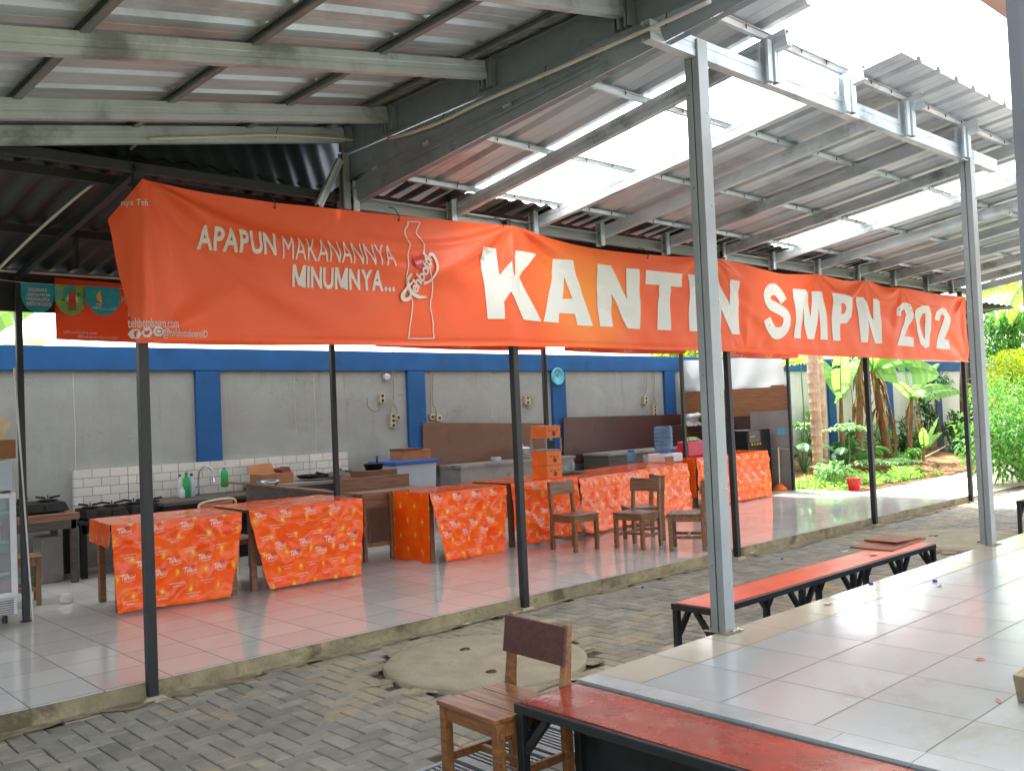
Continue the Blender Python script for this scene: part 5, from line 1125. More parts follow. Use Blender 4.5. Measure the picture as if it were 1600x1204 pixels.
# boards and wall items
def board(name, lab, pa, pb, pc_, pd, Y, th, mt, cat='board'):
    P = [at_y(*q, Y) for q in (pa, pb, pc_, pd)]; b = MB(); b.hexa([P[0], P[1], P[1]+V((0, th, 0)), P[0]+V((0, th, 0)), P[3], P[2], P[2]+V((0, th, 0)), P[3]+V((0, th, 0))]); return solo(b, name, mt, lab, cat, bevel=.002)
board('partition_board', 'brown hardboard panel on the wall between the second pillar and the clock', (662, 728), (857, 738), (856, 661), (661, 660), 5.18, .03, 'ply_brown')
board('partition_board', 'dark brown board along the wall right of the wall clock', (881, 725), (1066, 716), (1064, 647), (881, 652), 5.16, .03, 'ply_dark')
t = thing('wall_clock', 'round pale blue wall clock on the blue pillar', 'clock', (9.06, 5.22, 2.24)); c = at_y(870, 588, 5.22)
b = MB(); b.lathe([(.135, 0), (.15, .01), (.15, .035), (.13, .045), (.122, .03)], c, 32, axis=(0, -1, 0)); b.build('rim', 'cyan_rim', t, smooth=True)
b = MB(); b.lathe([(.125, .0), (.125, .028), (0, .0285)], c, 32, axis=(0, -1, 0)); b.build('face', 'clock_face', t)
b = MB(); f = c+V((0, -.031, 0))
for q in range(12): a = q*math.pi/6; b.obox(f+V((.1*math.sin(a), 0, .1*math.cos(a))), .006, .002, .018, ry=a)
b.build('hour_marks', 'black_plastic', t)
for L, wd, a in ((.06, .010, 5.2), (.09, .007, .3)):
    b = MB(); b.bar(f+V((0, -.003, 0)), f+V((L*math.sin(a), -.003, L*math.cos(a))), .003, wd, (math.cos(a), 0, -math.sin(a))); b.build('hand', 'black_plastic', t)
def outlet(lab, box, wires, Y=5.27, w_=None, cat='socket'):
    c = at_y(*box[:2], Y); t = thing('wall_socket', lab, cat, c); W_, H_ = box[2], box[3]
    b = MB(); b.box(c.x-W_/2, c.x+W_/2, Y-.03, Y+.03, c.z-H_/2, c.z+H_/2); b.build('socket_box', 'socket', t, bevel=.006)
    b = MB(); n = max(1, round(H_/.07))
    for q in range(n):
        z = c.z-H_/2+(q+.5)*H_/n; b.lathe([(.024, 0), (.024, .004), (.018, .0041), (.016, .001), (0, .001)], (c.x, Y-.03, z), 12, axis=(0, -1, 0))
    b.build('outlet', 'black_plastic', t)
    for wr_ in wires:
        b = MB(); b.tube(smooth_line([at_y(x, y, Y-.02) for x, y in wr_], 4), .008, 6); b.build('cable', 'cable', t, smooth=True)
outlet('socket with a hanging loop of cable left of the second pillar', (596, 622, .08, .13), [[(574, 622), (575, 635), (584, 642), (592, 640), (596, 628)]])
outlet('white extension strip hanging beside the second pillar on a long cable', (613, 657, .08, .2), [[(614, 545), (615, 600), (614.5, 630), (611, 640), (611, 650)], [(614.5, 630), (620, 640), (621, 650)]])
outlet('small single socket right of the hanging extension strip', (621, 652, .07, .08), [])
outlet('socket pair right of the second pillar at the end of two cables', (674, 651, .07, .09), [[(676, 552), (673, 600), (673, 648)]])
outlet('larger white socket beside the socket pair right of the second pillar', (685, 653, .10, .10), [[(678, 552), (676, 600), (676, 630), (681, 638), (682, 648)]])
outlet('socket with a curled cable left of the wall clock', (823, 625, .11, .14), [[(818, 628), (826, 637), (833, 628), (829, 618), (823, 617)]])
outlet('socket with a coiled cable on the wall right of the clock', (1008, 625, .12, .14), [[(1012, 583), (1010, 605), (1006, 620), (1001, 632), (1006, 636), (1012, 628)]])
outlet('dark socket strip at the end of a cable near the last pillar', (1022, 641, .11, .2), [[(1025, 560), (1023, 583), (1022, 620), (1020, 632)], [(1022, 620), (1026, 632)]])
b = MB(); c = at_y(606, 588, 5.24); b.lathe([(.05, 0), (.05, .05), (.035, .07)], c+V((0, .05, 0)), 12, axis=(-.3, -1, -.2)); solo(b, 'security_camera', 'white_plastic', 'small white wall camera left of the second blue pillar', 'camera')
b = MB(); c = at_y(2, 668, 5.296); b.face([c+V((.08*math.cos(a)*(1+.25*math.sin(3*a)), -.0, .13*math.sin(a))) for a in [q*.35 for q in range(18)]]); solo(b, 'wall_patch', 'wall_stain', 'tan damp patch on the wall above the fridge', 'patch')
# crate stack, glasses, jar, bottle, bags on the counters
base_ = at_z(870, 747, .848)
for k, (z, mt, h) in enumerate(((0, 'crate_orange', .16), (.163, 'crate_orange', .17), (.336, 'crate_grey', .15), (.489, 'crate_orange', .15))):
    t = thing('bottle_crate', ['lowest orange crate of the stack on the covered counter', 'second orange crate from the bottom of the stack on the counter', 'grey open crate between the orange ones of the stack', 'topmost orange crate of the stack beside the inner black post'][k], 'crate', (base_.x, base_.y+.15, .848+z), group='crates stacked on the counter')
    c = V((base_.x, base_.y+.16, .848+z)); w_ = .125; b = MB()
    if mt == 'crate_orange':
        for s in (-1, 1): b.box(c.x+s*w_-.006, c.x+s*w_+.006, c.y-w_, c.y+w_, c.z, c.z+h); b.box(c.x-w_+.006, c.x+w_-.006, c.y+s*w_-.006, c.y+s*w_+.006, c.z, c.z+h)
        b.box(c.x-w_+.006, c.x+w_-.006, c.y-w_+.006, c.y+w_-.006, c.z, c.z+.01)
    else:
        for s in (-1, 1):
            for q in (-1, 1): b.box(c.x+s*w_-.014, c.x+s*w_+.006, c.y+q*w_-.014, c.y+q*w_+.006, c.z, c.z+h)
        b.box(c.x-w_, c.x+w_, c.y-w_, c.y+w_, c.z, c.z+.012)
    b.build('crate_body', mt, t, bevel=.003)
    b = MB(); y = c.y-w_-.0075
    if mt == 'crate_orange':
        for s in (-.06, 0, .06): b.box(c.x+s-.02, c.x+s+.02, y, y+.001, c.z+h*.55, c.z+h*.62)
        b.lathe([(.03, 0), (.03, .001)], (c.x+.01, y, c.z+h*.33), 14, axis=(0, -1, 0)); b.build('printed_mark', 'cardboard_dark', t)
        b = MB(); b.box(c.x-w_-.008, c.x+w_+.008, y-.001, c.y+w_+.009, c.z+h-.022, c.z+h-.001)
        b.build('rim', mt, t)
    else:
        b.box(c.x-.05, c.x+.09, c.y-.05, c.y-.04, c.z+.02, c.z+.12); b.build('bottle_holder', 'black_iron', t)
t = thing('glass_tray', 'dark tray of drinking glasses right of the crate stack', 'tray', at_z(889, 738, .83)); c = at_z(890, 739, .83)
b = MB(); b.box(c.x-.22, c.x+.25, c.y-.1, c.y+.2, .83, .845); b.build('tray', 'black_plastic', t, bevel=.005)
for k, (dx, dy, h) in enumerate(((-.13, 0, .09), (-.05, .03, .10), (.05, .0, .16), (.0, .12, .1), (.14, .08, .12))):
    b = MB(); q = (c.x+dx, c.y+dy, .845); b.lathe([(.028, 0), (.036, h), (.033, h), (.026, .008), (0, .008)], q, 14); solo(b, 'drinking_glass', 'glass', ['small glass at the left of the dark tray', 'second glass from left on the dark tray', 'tall glass at the front of the dark tray', 'glass at the back of the dark tray', 'glass at the right end of the dark tray'][k], 'glass', 'glasses on the dark tray', smooth=True)
p = at_z(1010, 724, .83); b = MB(); b.lathe([(.04, 0), (.045, .13), (.042, .13), (.036, .01), (0, .01)], p, 14); b.tube(smooth_line([p+V((.045, 0, .1)), p+V((.08, 0, .09)), p+V((.08, 0, .04)), p+V((.043, 0, .03))], 4), .006, 6); solo(b, 'glass_mug', 'glass', 'glass mug with handle on the long covered counter', 'mug', smooth=True)
p = at_z(1000, 722, .83)+V((.1, .25, 0)); t = thing('water_jar', 'blue water jar standing behind the glass mug', 'jar', p); b = MB(); b.lathe([(.07, 0), (.075, .02), (.075, .11), (.05, .15)], p, 18); b.build('body', 'water_bottle', t, smooth=True); b = MB(); b.lathe([(.055, .15), (.055, .18), (0, .185)], p, 16); b.build('lid', 'blue_plastic', t)
p = at_z(1036, 722, .93); p = V((9.05, 3.2, .815)); p = at_y(1038, 716, 3.05); c = V((p.x, 3.05, .82))
t = thing('water_dispenser', 'low white dispenser base under the big water bottle', 'dispenser', c); b = MB(); b.box(c.x-.2, c.x+.24, c.y-.17, c.y+.17, FZ+.72, p.z+.08); b.build('body', 'white_plastic', t, bevel=.02); b = MB(); b.box(c.x-.2, c.x-.02, c.y-.19, c.y-.175, p.z-.04, p.z+.04); b.build('tray', 'cardboard', t)
zb = p.z+.08; t = thing('gallon_bottle', 'big blue ribbed water bottle upside down on the white dispenser', 'water bottle', (c.x, c.y, zb))
prof = [(.05, 0), (.06, .02), (.13, .06)]
for q in range(5): prof += [(.145, .09+q*.06), (.145, .12+q*.06), (.137, .13+q*.06), (.137, .135+q*.06)]
prof += [(.145, .40), (.12, .43), (0, .43)]
b = MB(); b.lathe(prof, (c.x, c.y, zb-.02), 24); b.build('body', 'water_bottle', t, smooth=True)
c = at_z(1090, 712, .86); c = V((9.75, 2.95, .862)); x0, x1, z0, z1 = rect_y(1075, 690, 1101, 714, 2.95)
t = thing('red_bag', 'crimson bag standing on the rightmost covered table', 'bag', ((x0+x1)/2, 2.95, .862)); b = MB(); b.hexa([(x0, 2.95, .862), (x1+.15, 2.95, .862), (x1+.15, 3.2, .862), (x0, 3.2, .862), (x0+.02, 2.98, z1), (x1+.13, 2.98, z1), (x1+.13, 3.18, z1), (x0+.02, 3.18, z1)]); b.build('body', 'bag_red', t, bevel=.02)
b = MB()
for q in range(4): b.lathe([(.0, -.02), (.03, 0), (.0, .02)], (x0+.04+q*.1, 3.0, z1+.02), 8)
b.build('contents', 'white_plastic', t); b = MB(); b.obox((x0+.25, 3.08, z1+.03), .22, .1, .06); b.build('green_packet', 'green_lime', t, bevel=.01)
# end partition between canteen and garden
PX_ = 12.5
def ponx(*q): return [at_x(*k, PX_) for k in q]
def wall_panel_(name, lab, pts, mt, th=.02, dx=0, cat='panel'):
    P = [V((PX_+dx, y, z)) for y, z in pts]; b = MB(); b.hexa([P[0], P[1], P[1]+V((th, 0, 0)), P[0]+V((th, 0, 0)), P[3], P[2], P[2]+V((th, 0, 0)), P[3]+V((th, 0, 0))]); return solo(b, name, mt, lab, cat, bevel=.002)
wall_panel_('plywood_panel', 'tan plywood panel across the upper end partition', [(2.95, 1.44), (5.28, 1.40), (5.28, 1.995), (2.93, 1.96)], 'ply_tan')
wall_panel_('sheet_panel', 'pale grey scuffed panel at the right of the end partition', [(2.95, .83), (3.75, .83), (3.75, 1.49), (2.96, 1.51)], 'panel_grey', dx=-.02)
wall_panel_('sheet_panel', 'lower mauve grey panel behind the broom', [(2.95, .1), (3.75, .1), (3.75, .825), (2.95, .825)], 'panel_grey', dx=-.012)
wall_panel_('sheet_panel', 'dark brown lower board of the end partition behind the red bag', [(3.76, .1), (5.28, .1), (5.28, 1.40), (3.76, 1.43)], 'ply_dark', dx=-.012)
b = MB(); b.grid(lambda s, q: V((PX_-.02+.05*noise.noise(V((s*5, q*2, 0)))*(1.1-q)+.02*math.sin(s*22+q*3), 2.98+.10*q*(1-s)+s*(2.3-.1*q), 1.93+q*.62-.05*math.sin(math.pi*s)*q)), 50, 16); solo(b, 'tarpaulin', 'tarp', 'pale grey tarpaulin sheet hung above the tan plywood panel', 'tarpaulin', smooth=True)
b = MB(); b.obox((12.48, 3.12, 1.13), .012, .16, .12); solo(b, 'sticker', 'blue_soft', 'light blue worn patch on the pale grey panel', 'patch')
p = at_z(1198, 770, FZ); t = thing('drink_dispenser', 'tall black drink dispenser standing behind the rightmost covered table', 'dispenser', (12.05, 3.45, FZ))
x0, x1, z0, z1 = rect_y(1168, 672, 1208, 766, 3.3)
b = MB(); b.box(x0, x1, 3.3, 3.75, FZ, z1); b.build('body', 'black_plastic', t, bevel=.015); b = MB(); b.box(x0+.02, x0+.52*(x1-x0), 3.285, 3.298, z1-.22, z1-.02); b.build('panel', 'grey_wood', t, bevel=.004)
b = MB()
for q in range(4): b.lathe([(.016, 0), (.016, .02), (0, .021)], (x0+.08+q*.085, 3.285, z1-.25), 10, axis=(0, -1, 0))
b.build('button', 'print_orange', t)
b = MB(); b.box(x0+.05, x0+.2, 3.283, 3.2845, z1-.12, z1-.105); b.build('badge', 'steel', t)
t = thing('dark_cupboard', 'dark brown cupboard behind the black dispenser carrying a green box', 'cupboard', (11.9, 4.2, FZ)); x0, x1, z0, z1 = rect_y(1143, 663, 1190, 700, 4.1)
b = MB(); b.box(x0, x1, 4.1, 4.6, FZ, z1); b.build('body', 'ply_dark', t, bevel=.006); b = MB(); b.box(x0+.03, x1-.03, 4.085, 4.098, .5, z1-.05); b.build('door', 'black_plastic', t)
x0, x1, _, zz = rect_y(1152, 652, 1178, 662, 4.2); b = MB(); b.box(x0, x1, 4.2, 4.4, z1, z1+.14); b.box(x0+.12, x0+.15, 4.196, 4.404, z1+.001, z1+.141); solo(b, 'green_box', 'green_lime', 'bright green box lying on the dark cupboard', 'box', bevel=.01)
x0, x1, z0, z1 = rect_y(1074, 646, 1098, 664, 4.6); b = MB(); b.grid(lambda s, q: V((x0+(x1-x0)*s, 4.6+.1*math.sin(q*3.1)+.05*noise.noise(V((s*4, q*4, 0))), z0+(z1-z0)*q+.03*noise.noise(V((s*5, q*3, 2))))), 14, 8); solo(b, 'grey_cloth', 'tarp', 'crumpled grey cloth on the dark board by the end partition', 'cloth', smooth=True)
x0, x1, z0, z1 = rect_y(1070, 664, 1100, 690, 4.7); b = MB(); b.box(x0-.1, x1+.6, 4.65, 5.0, FZ, z1); solo(b, 'dark_cupboard', 'ply_dark', 'low dark cupboard under the grey cloth at the end partition', 'cupboard', bevel=.004)
p = at_z(1213, 764, FZ); p = V((12.33, 3.12, FZ)); t = thing('broom', 'broom with orange head leaning at the end partition', 'broom', p); b = MB(); b.tube([p+V((0, 0, .1)), p+V((.1, .05, .75))], .011, 8); b.build('handle', 'cream_metal', t); b = MB(); b.lathe([(.13, .0), (.12, .05), (.06, .10), (.02, .13)], p, 16); b.build('head', 'crate_orange', t, smooth=True)
# ---------------------------------------------------------------- conduit pipes and cables
t = thing('white_conduit', 'white plastic cable pipe sagging along the dark main beam', 'pipe', (1.5, -.1, 3.6))
pts = [at_y(232, 217, -.12), at_y(330, 214, -.12), at_y(430, 211, -.12), at_y(520, 216, -.13), at_y(575, 220, -.14), at_x(630, 211, 1.50), at_x(690, 190, 1.50), at_x(745, 163, 1.50), at_x(850, 117, 1.50), at_x(950, 73, 1.50), at_x(1040, 34, 1.50), at_x(1110, 2, 1.50)]
b = MB(); b.tube(smooth_line(pts, 6), .011, 8); b.build('pipe', 'conduit', t, smooth=True)
for q in (2, 4, 6, 8, 10):
    b = MB(); b.tube([pts[q]+V((0, 0, -.02)), pts[q]+V((.01, .005, .015)), pts[q]+V((.03, .01, .06))], .003, 5); b.build('tie_wire', 'black_steel', t)
b = MB(); b.tube(smooth_line([at_y(-40, 460, 1.5), at_y(5, 413, 1.4), at_y(60, 360, 1.1), at_y(120, 308, .8), at_y(185, 256, .45), at_y(205, 232, .2), at_y(216, 222, .05)], 5), .010, 8); solo(b, 'white_conduit', 'conduit', 'white plastic cable pipe crossing the black roof above the long banner corner', 'pipe', smooth=True)
# ---------------------------------------------------------------- litter
for k, (px, py) in enumerate(((1532, 1031), (1560, 1096))):
    c = at_z(px, py, HP); b = MB(); b.tube([c+V((.024*math.cos(q*.42), .017*math.sin(q*.42+k), .004)) for q in range(16)], .0018, 5); solo(b, 'rubber_band', 'rubber_red', ['red rubber band on the corridor tiles, farther from the concrete block', 'red rubber band on the corridor tiles beside the concrete block'][k], 'rubber band', 'rubber bands on the tiles')
for k, (px, py, z, lb) in enumerate(((1461, 908, HP, 'blue bottle cap on the white tiles behind the orange bench'), (1361, 912, HP, 'blue bottle cap on the tile edge near the orange bench'), (350, 1059, .003, 'blue bottle cap on the paving by the canteen edge'), (1222, 873, .004, 'blue bottle cap on the paving beyond the near grey post'), (1004, 918, .004, 'blue bottle cap on the paving left of the near grey post'))):
    c = at_z(px, py, z); b = MB(); b.lathe([(.015, 0), (.015, .010), (.012, .012), (0, .012)], c, 12); solo(b, 'bottle_closure', 'litter_blue', lb, 'bottle cap', 'dropped bottle caps')
rg = random.Random(3)
for k, (px, py, z, s, lb) in enumerate(((1150, 985, HP, .05, 'crumpled tan wrapper at the foot of the near grey post'), (1294, 943, HP, .04, 'small dark triangle wrapper on the tile edge'), (1468, 915, HP, .035, 'white paper scrap beside the blue cap on the tiles'), (862, 876, FZ, .05, 'yellow straw scrap on the canteen floor by the wooden chair'), (700, 905, FZ, .06, 'thin brown twig on the canteen floor'), (730, 975, .01, .04, 'white scrap on the paving beside the manhole cover'), (1175, 865, .01, .06, 'tan wrapper on the paving behind the near grey post'), (1320, 862, .452, .04, 'white wrapper on the orange bench'), (1365, 866, .455, .05, 'crumpled brown wrapper on the orange bench near the loose board'))):
    c = at_z(px, py, z); b = MB(); b.keep = False
    b.grid(lambda u_, v_: c+V(((u_-.5)*s*1.6, (v_-.5)*s*(.2 if k == 4 else .9), .004+.35*s*abs(noise.noise(V((u_*3+k, v_*3, k)))))), 6, 5)
    solo(b, 'litter_scrap', 'paper' if k not in (3,) else 'leaf_yellow', lb, 'litter')
# ================================================================ GARDEN
GR = random.Random(11)
def zq(x, y, Y): return at_y(1220+x/4.2105, 540+y/4.2105, Y)     # garden measurements, read off an enlarged view
def rv(): return V((GR.uniform(-1, 1), GR.uniform(-1, 1), GR.uniform(-1, 1)))
def leaf(b, p, d, L, W, bend=.3, mi=0):
    d = d.normalized(); s = d.cross(V((0, 0, 1)))
    if s.length < .05: s = V((1, 0, 0))
    s.normalize(); n = s.cross(d); pm = p+d*L*.5+n*L*.04; pe = p+d*L-V((0, 0, bend*L)); q = n*W*.25
    k = len(b.v); b.v += [p, pm+s*W*.5+q, pe, pm-s*W*.5+q, pm]; b.f += [(k, k+4, k+1), (k+4, k+2, k+1), (k, k+3, k+4), (k+4, k+3, k+2)]; b.m += [mi]*4
def cloud(b, c, r, n, L, W, up=.15, shell=.45, bend=.25, clumps=9):
    c = V(c); cl = [V((GR.gauss(0, .45), GR.gauss(0, .45), GR.gauss(0, .45))) for _ in range(clumps)]
    for i in range(n):
        o = cl[i % clumps]*1.0 + rv()*.42
        if o.length > 1.05: o = o.normalized()*GR.uniform(shell, 1.05)
        p = c+V((o.x*r[0], o.y*r[1], o.z*r[2])); d = o*.7+rv()*.8+V((0, 0, up)); s = GR.uniform(.7, 1.25); leaf(b, p, d, L*s, W*s, bend)
def trunk(b, pts, r, n=10, rings=0):
    pp = smooth_line([tuple(p) for p in pts], 8); k = len(pp)
    rr = [interp(list(enumerate(r)), i/(k-1)*(len(r)-1)) for i in range(k)]
    if rings:
        q = []; qr = []
        for i in range(k-1):
            for j in range(rings): t_ = j/rings; a = V(pp[i]).lerp(V(pp[i+1]), t_); q.append(a); qr.append((rr[i]+(rr[i+1]-rr[i])*t_)*(1.05 if j % 2 else .96))
        pp, rr = q, qr
    b.tube(pp, rr, n)
def banana_leaf(b, p, d, L, W, droop=.5, twist=0, tear=.12, curl=.25):
    p = V(p); d = V(d).normalized(); s0 = d.cross(V((0, 0, 1))).normalized(); n = 18; mid = []; pos = p.copy(); dr = d.copy()
    for i in range(n+1): mid.append((pos.copy(), dr.copy())); pos = pos+dr*(L/n); dr = (dr-V((0, 0, droop*2.2/n*(i/n+.2)))).normalized()
    for sg in (-1, 1):
        for i in range(n):
            if GR.random() < tear: continue
            row = []
            for q in (i, i+1):
                m_, dd = mid[q]; t_ = q/n; wdt = W*.5*(math.sin(math.pi*min(1, t_*.93+.07))**.6)*(1 if t_ < .97 else .4); s = dd.cross(V((0, 0, 1))); s = s.normalized() if s.length > .05 else s0
                s = (s*math.cos(twist)+dd.cross(s)*math.sin(twist)).normalized(); nn = s.cross(dd)
                gap = .0 if q == i else -.0
                row.append((m_, m_+s*sg*wdt*.55+nn*wdt*curl*.5, m_+s*sg*wdt-V((0, 0, abs(curl)*wdt*(.5+GR.random()*.3)))))
            (a0, a1, a2), (c0, c1, c2) = row; k = len(b.v); b.v += [a0, a1, a2, c0, c1, c2]; b.f += [(k, k+1, k+4, k+3), (k+1, k+2, k+5, k+4)]; b.m += [0, 0]
    b.tube([m_[0]-V((0, 0, .004)) for m_ in mid], [.018*(1-i/n)+.003 for i in range(n+1)], 5)
def plant(name, lab, loc, cat='plant', group=None): return thing(name, lab, cat, loc, 0, group)
def gz(p): return V((p.x, p.y, soil_z(p.x, p.y)))
# two pale ringed trunks
for k, (x0, y0, x1, Y, r0, r1, lab) in enumerate(((246, 880, 205, 3.5, .085, .115, 'thick pale ringed tree trunk just right of the end partition'), (284, 720, 254, 4.3, .07, .075, 'thinner pale trunk close behind the thick pale ringed trunk'))):
    a = gz(zq(x0, y0, Y)); c = zq(x1, 60, Y+.1); e = c+(c-a)*.9; t = plant('papaya_tree', lab, a, 'tree', 'pale trunks by the partition')
    b = MB(); trunk(b, [a-V((0, 0, .1)), a.lerp(c, .4)+V((.03, 0, 0)), c, e], [r0, (r0+r1)/2+.01, r1, r1*.8], 12, 3); b.build('trunk', 'trunk_pale', t, smooth=False)
    b = MB()
    for q in range(9):
        an = q*.7+k; d = V((math.cos(an), math.sin(an), .25)); b.tube([e, e+d*.7], .012, 5); cloud(b, e+d*.85, (.3, .3, .1), 26, .28, .07, 0)
    b.build('crown', 'leaf_mid', t)
# banana plants
def banana(lab, base, top, r, leaves, mt='trunk_brown', lm='leaf_banana', dry=0, grp='banana plants in the garden bed'):
    base = gz(base); t = plant('banana_plant', lab, base, 'banana plant', grp); b = MB(); trunk(b, [base-V((0, 0, .08)), base.lerp(top, .5)+V((.02, .02, 0)), top], [r*1.25, r*1.05, r*.7], 10); b.build('trunk', mt, t, smooth=True)
    for (d, L, W, dp, tw) in leaves: b = MB(); banana_leaf(b, top-V((0, 0, .05)), d, L, W, dp, tw); b.build('leaf', lm, t)
    if dry:
        b = MB()
        for q in range(dry): a = GR.uniform(0, 6.28); p = base.lerp(top, GR.uniform(.55, 1)); leaf(b, p+V((math.cos(a)*r, math.sin(a)*r, 0)), V((math.cos(a)*.4, math.sin(a)*.4, -1)), GR.uniform(.35, .8), GR.uniform(.05, .12), .1)
        b.build('dry_leaves', 'dry_leaf', t)
    return t
banana('slim banana plant behind the pale trunks with leaves cut off by the banner', zq(405, 640, 4.6), zq(395, 330, 4.6), .05, [((-.3, -.2, 1), 1.3, .42, .5, .2), ((.5, -.1, 1), 1.3, .45, .6, -.2), ((-.9, -.5, .45), 1.0, .5, .8, .9), ((.2, .5, 1), 1.2, .4, .4, 0)])
banana('yellowed banana stalk right behind the fourth front post', zq(520, 730, 4.4), zq(522, 60, 4.4), .075, [((-.2, .2, 1), 1.1, .4, .4, .2), ((.4, .2, 1), 1.2, .4, .5, 0)], dry=14)
banana('leaning banana plant with brown dry leaves and the largest bright leaf', zq(715, 715, 4.3), zq(605, 150, 4.2), .085, [((1, -.6, .16), 1.75, .85, .42, 1.0), ((.75, -.5, .45), 1.2, .55, .75, .8), ((-.5, -.3, .8), 1.2, .45, .8, .2), ((.6, .25, .7), 1.0, .4, .9, -.2), ((.1, -.6, .9), 1.3, .45, 1.0, .3), ((-.2, .3, 1), 1.3, .45, .4, 0)], dry=30)
banana('small banana plant with spread leaves, right of the leaning one', zq(850, 770, 4.2), zq(862, 330, 4.2), .05, [((1, -.4, .35), 1.6, .5, .5, .8), ((.55, -.3, .95), 1.2, .36, .6, .2), ((-.6, -.5, .4), .9, .40, 1.0, .3), ((-.8, .1, .8), .9, .35, .7, 0), ((.3, -.7, .3), .7, .3, 1.2, .2)], dry=8)
banana('young yellow green banana shoot at the edge of the bare soil', zq(938, 800, 3.5), zq(945, 660, 3.5), .03, [((.8, -.2, .7), .75, .2, .5, .1), ((-.5, -.2, .9), .65, .2, .5, 0), ((.3, -.3, 1), .8, .2, .3, .1), ((.9, .2, .3), .6, .18, .6, 0)], mt='trunk_brown', lm='leaf_banana')
for lab, c, r, n, mt in (('leafy bush against the wall behind the pale trunks', zq(200, 560, 5.0), (.5, .15, .5), 260, 'leaf_pale'), ('tangle of leaves behind the yellowed banana stalk', zq(470, 620, 4.9), (.5, .2, .45), 300, 'leaf_mid'), ('leafy tangle behind the leaning banana plant', zq(660, 640, 5.0), (.5, .2, .5), 280, 'leaf_pale'), ('tall weeds under the small banana plant', zq(820, 740, 3.9), (.6, .25, .22), 260, 'leaf_mid'), ('creeper hanging on the wall top behind the banana leaves', zq(480, 130, 5.15), (1.0, .12, .22), 260, 'leaf_mid'), ('weeds along the bed edge by the red pot', zq(330, 840, 3.0), (.5, .25, .18), 220, 'leaf_pale')):
    t = plant('garden_shrub', lab, gz(c), 'shrub'); b = MB(); cloud(b, c, r, n, .15, .07); b.build('foliage', mt, t); b = MB()
    for q in range(4): e = V((c.x+GR.uniform(-.3, .3), c.y, c.z+.1)); b.tube([gz(c), e], [.012, .006], 5)
    b.build('stems', 'trunk_grey', t)
b = MB(); a = gz(zq(752, 700, 4.7)); trunk(b, [a, a+V((0, 0, .9))], [.05, .045], 9); solo(b, 'cut_stump', 'trunk_brown', 'cut banana stump between the leaning and the small banana plant', 'stump')
# shrubs and herbs
def shrub(lab, c, r, n, L, W, mt, stems=4, name='shrub', cat='shrub', **k):
    g_ = gz(c); t = plant(name, lab, g_, cat); b = MB(); cloud(b, c, r, n, L, W, **k); b.build('foliage', mt, t)
    b = MB()
    for q in range(stems): a = V((c.x+GR.uniform(-.4, .4)*r[0], c.y+GR.uniform(-.4, .4)*r[1], c.z+GR.uniform(-.2, .5)*r[2])); b.tube([V((c.x+GR.uniform(-.1, .1), c.y, g_.z-.03)), (V((c.x, c.y, g_.z))+a)/2+rv()*.05, a], [.016, .012, .006], 5)
    b.build('stems', 'trunk_grey', t); return t
shrub('dark climbing shrub on the garden wall left of the far blue pillar', zq(965, 440, 4.9), (.38, .2, .62), 420, .14, .06, 'leaf_dark')
shrub('low dark shrub against the wall behind the small banana plant', zq(810, 600, 4.9), (.38, .2, .6), 380, .13, .06, 'leaf_dark')
shrub('dark shrub in the corner below the far blue pillar', zq(1120, 540, 4.8), (.75, .25, .42), 520, .15, .06, 'leaf_dark')
shrub('bluish green bush low on the ground behind the shoot', zq(905, 620, 4.6), (.35, .2, .3), 240, .14, .06, 'leaf_mid')
shrub('hanging dark green branch over the wall beside the far post', zq(1030, 240, 4.5), (.45, .25, .2), 260, .17, .06, 'leaf_dark', stems=3, name='tree_branch', cat='branch', up=-.6)
shrub('corner bush by the rocks beside the last front post', zq(1170, 640, 4.0), (.5, .3, .5), 420, .12, .06, 'leaf_dark')
def umbrella(lab, c, r, n, mt='leaf_pale'):
    g_ = gz(c); t = plant('papaya_seedling', lab, g_, 'seedling', 'papaya seedlings in the bed'); b = MB(); b.tube([g_-V((0, 0, .03)), g_.lerp(c, .6)+V((.03, 0, 0)), c], [.022, .016, .012], 6); b.build('stem', 'stem_green', t)
    b = MB()
    for q in range(n):
        a = q*2.4; rr_ = r*math.sqrt((q+.5)/n); p = c+V((math.cos(a)*rr_, math.sin(a)*rr_, .1*(1-rr_/r)+GR.uniform(-.03, .03))); b.tube([c, p], .004, 4)
        for f in range(7): an = f*.9+a; leaf(b, p, V((math.cos(an), math.sin(an), -.05)), .17, .07, .25)
    b.build('foliage', mt, t)
umbrella('pale papaya seedling with flat crown between the pale trunk and the fourth post', zq(440, 545, 3.6), .42, 16)
umbrella('pale papaya seedling at the left, beside the end partition', zq(130, 530, 4.6), .36, 14)
umbrella('low papaya seedling in front of the leaning banana plant', zq(750, 765, 3.5), .5, 20)
umbrella('small papaya seedling left of the low one, behind the red pot', zq(610, 770, 3.6), .36, 12)
umbrella('yellow green papaya top at the upper left by the partition', zq(130, 110, 4.2), .4, 14, 'leaf_yellow')
def taro(lab, c, n, s, mt='leaf_dark'):
    c = gz(c); t = plant('taro_plant', lab, c, 'plant', 'broad leaved plants under the trunks'); b = MB()
    for q in range(n):
        a = q*2.4+GR.random(); h = GR.uniform(.25, .7)*s; p = c+V((math.cos(a)*.3*s, math.sin(a)*.2*s, h)); b.tube([c, (c+p)/2+V((0, 0, .1*s)), p], .008, 5); banana_leaf(b, p, (math.cos(a), math.sin(a), -.1), .40*s, .28*s, .6, 0, 0)
    b.build('foliage', mt, t)
taro('dark broad leaved plant at the foot of the partition', zq(150, 760, 4.2), 9, 1.1)
taro('broad leaved plant in the shade right of the pale trunks', zq(430, 760, 4.2), 9, 1.0)
taro('broad leaved plant behind the fourth front post', zq(590, 800, 4.0), 8, .8, 'leaf_mid')
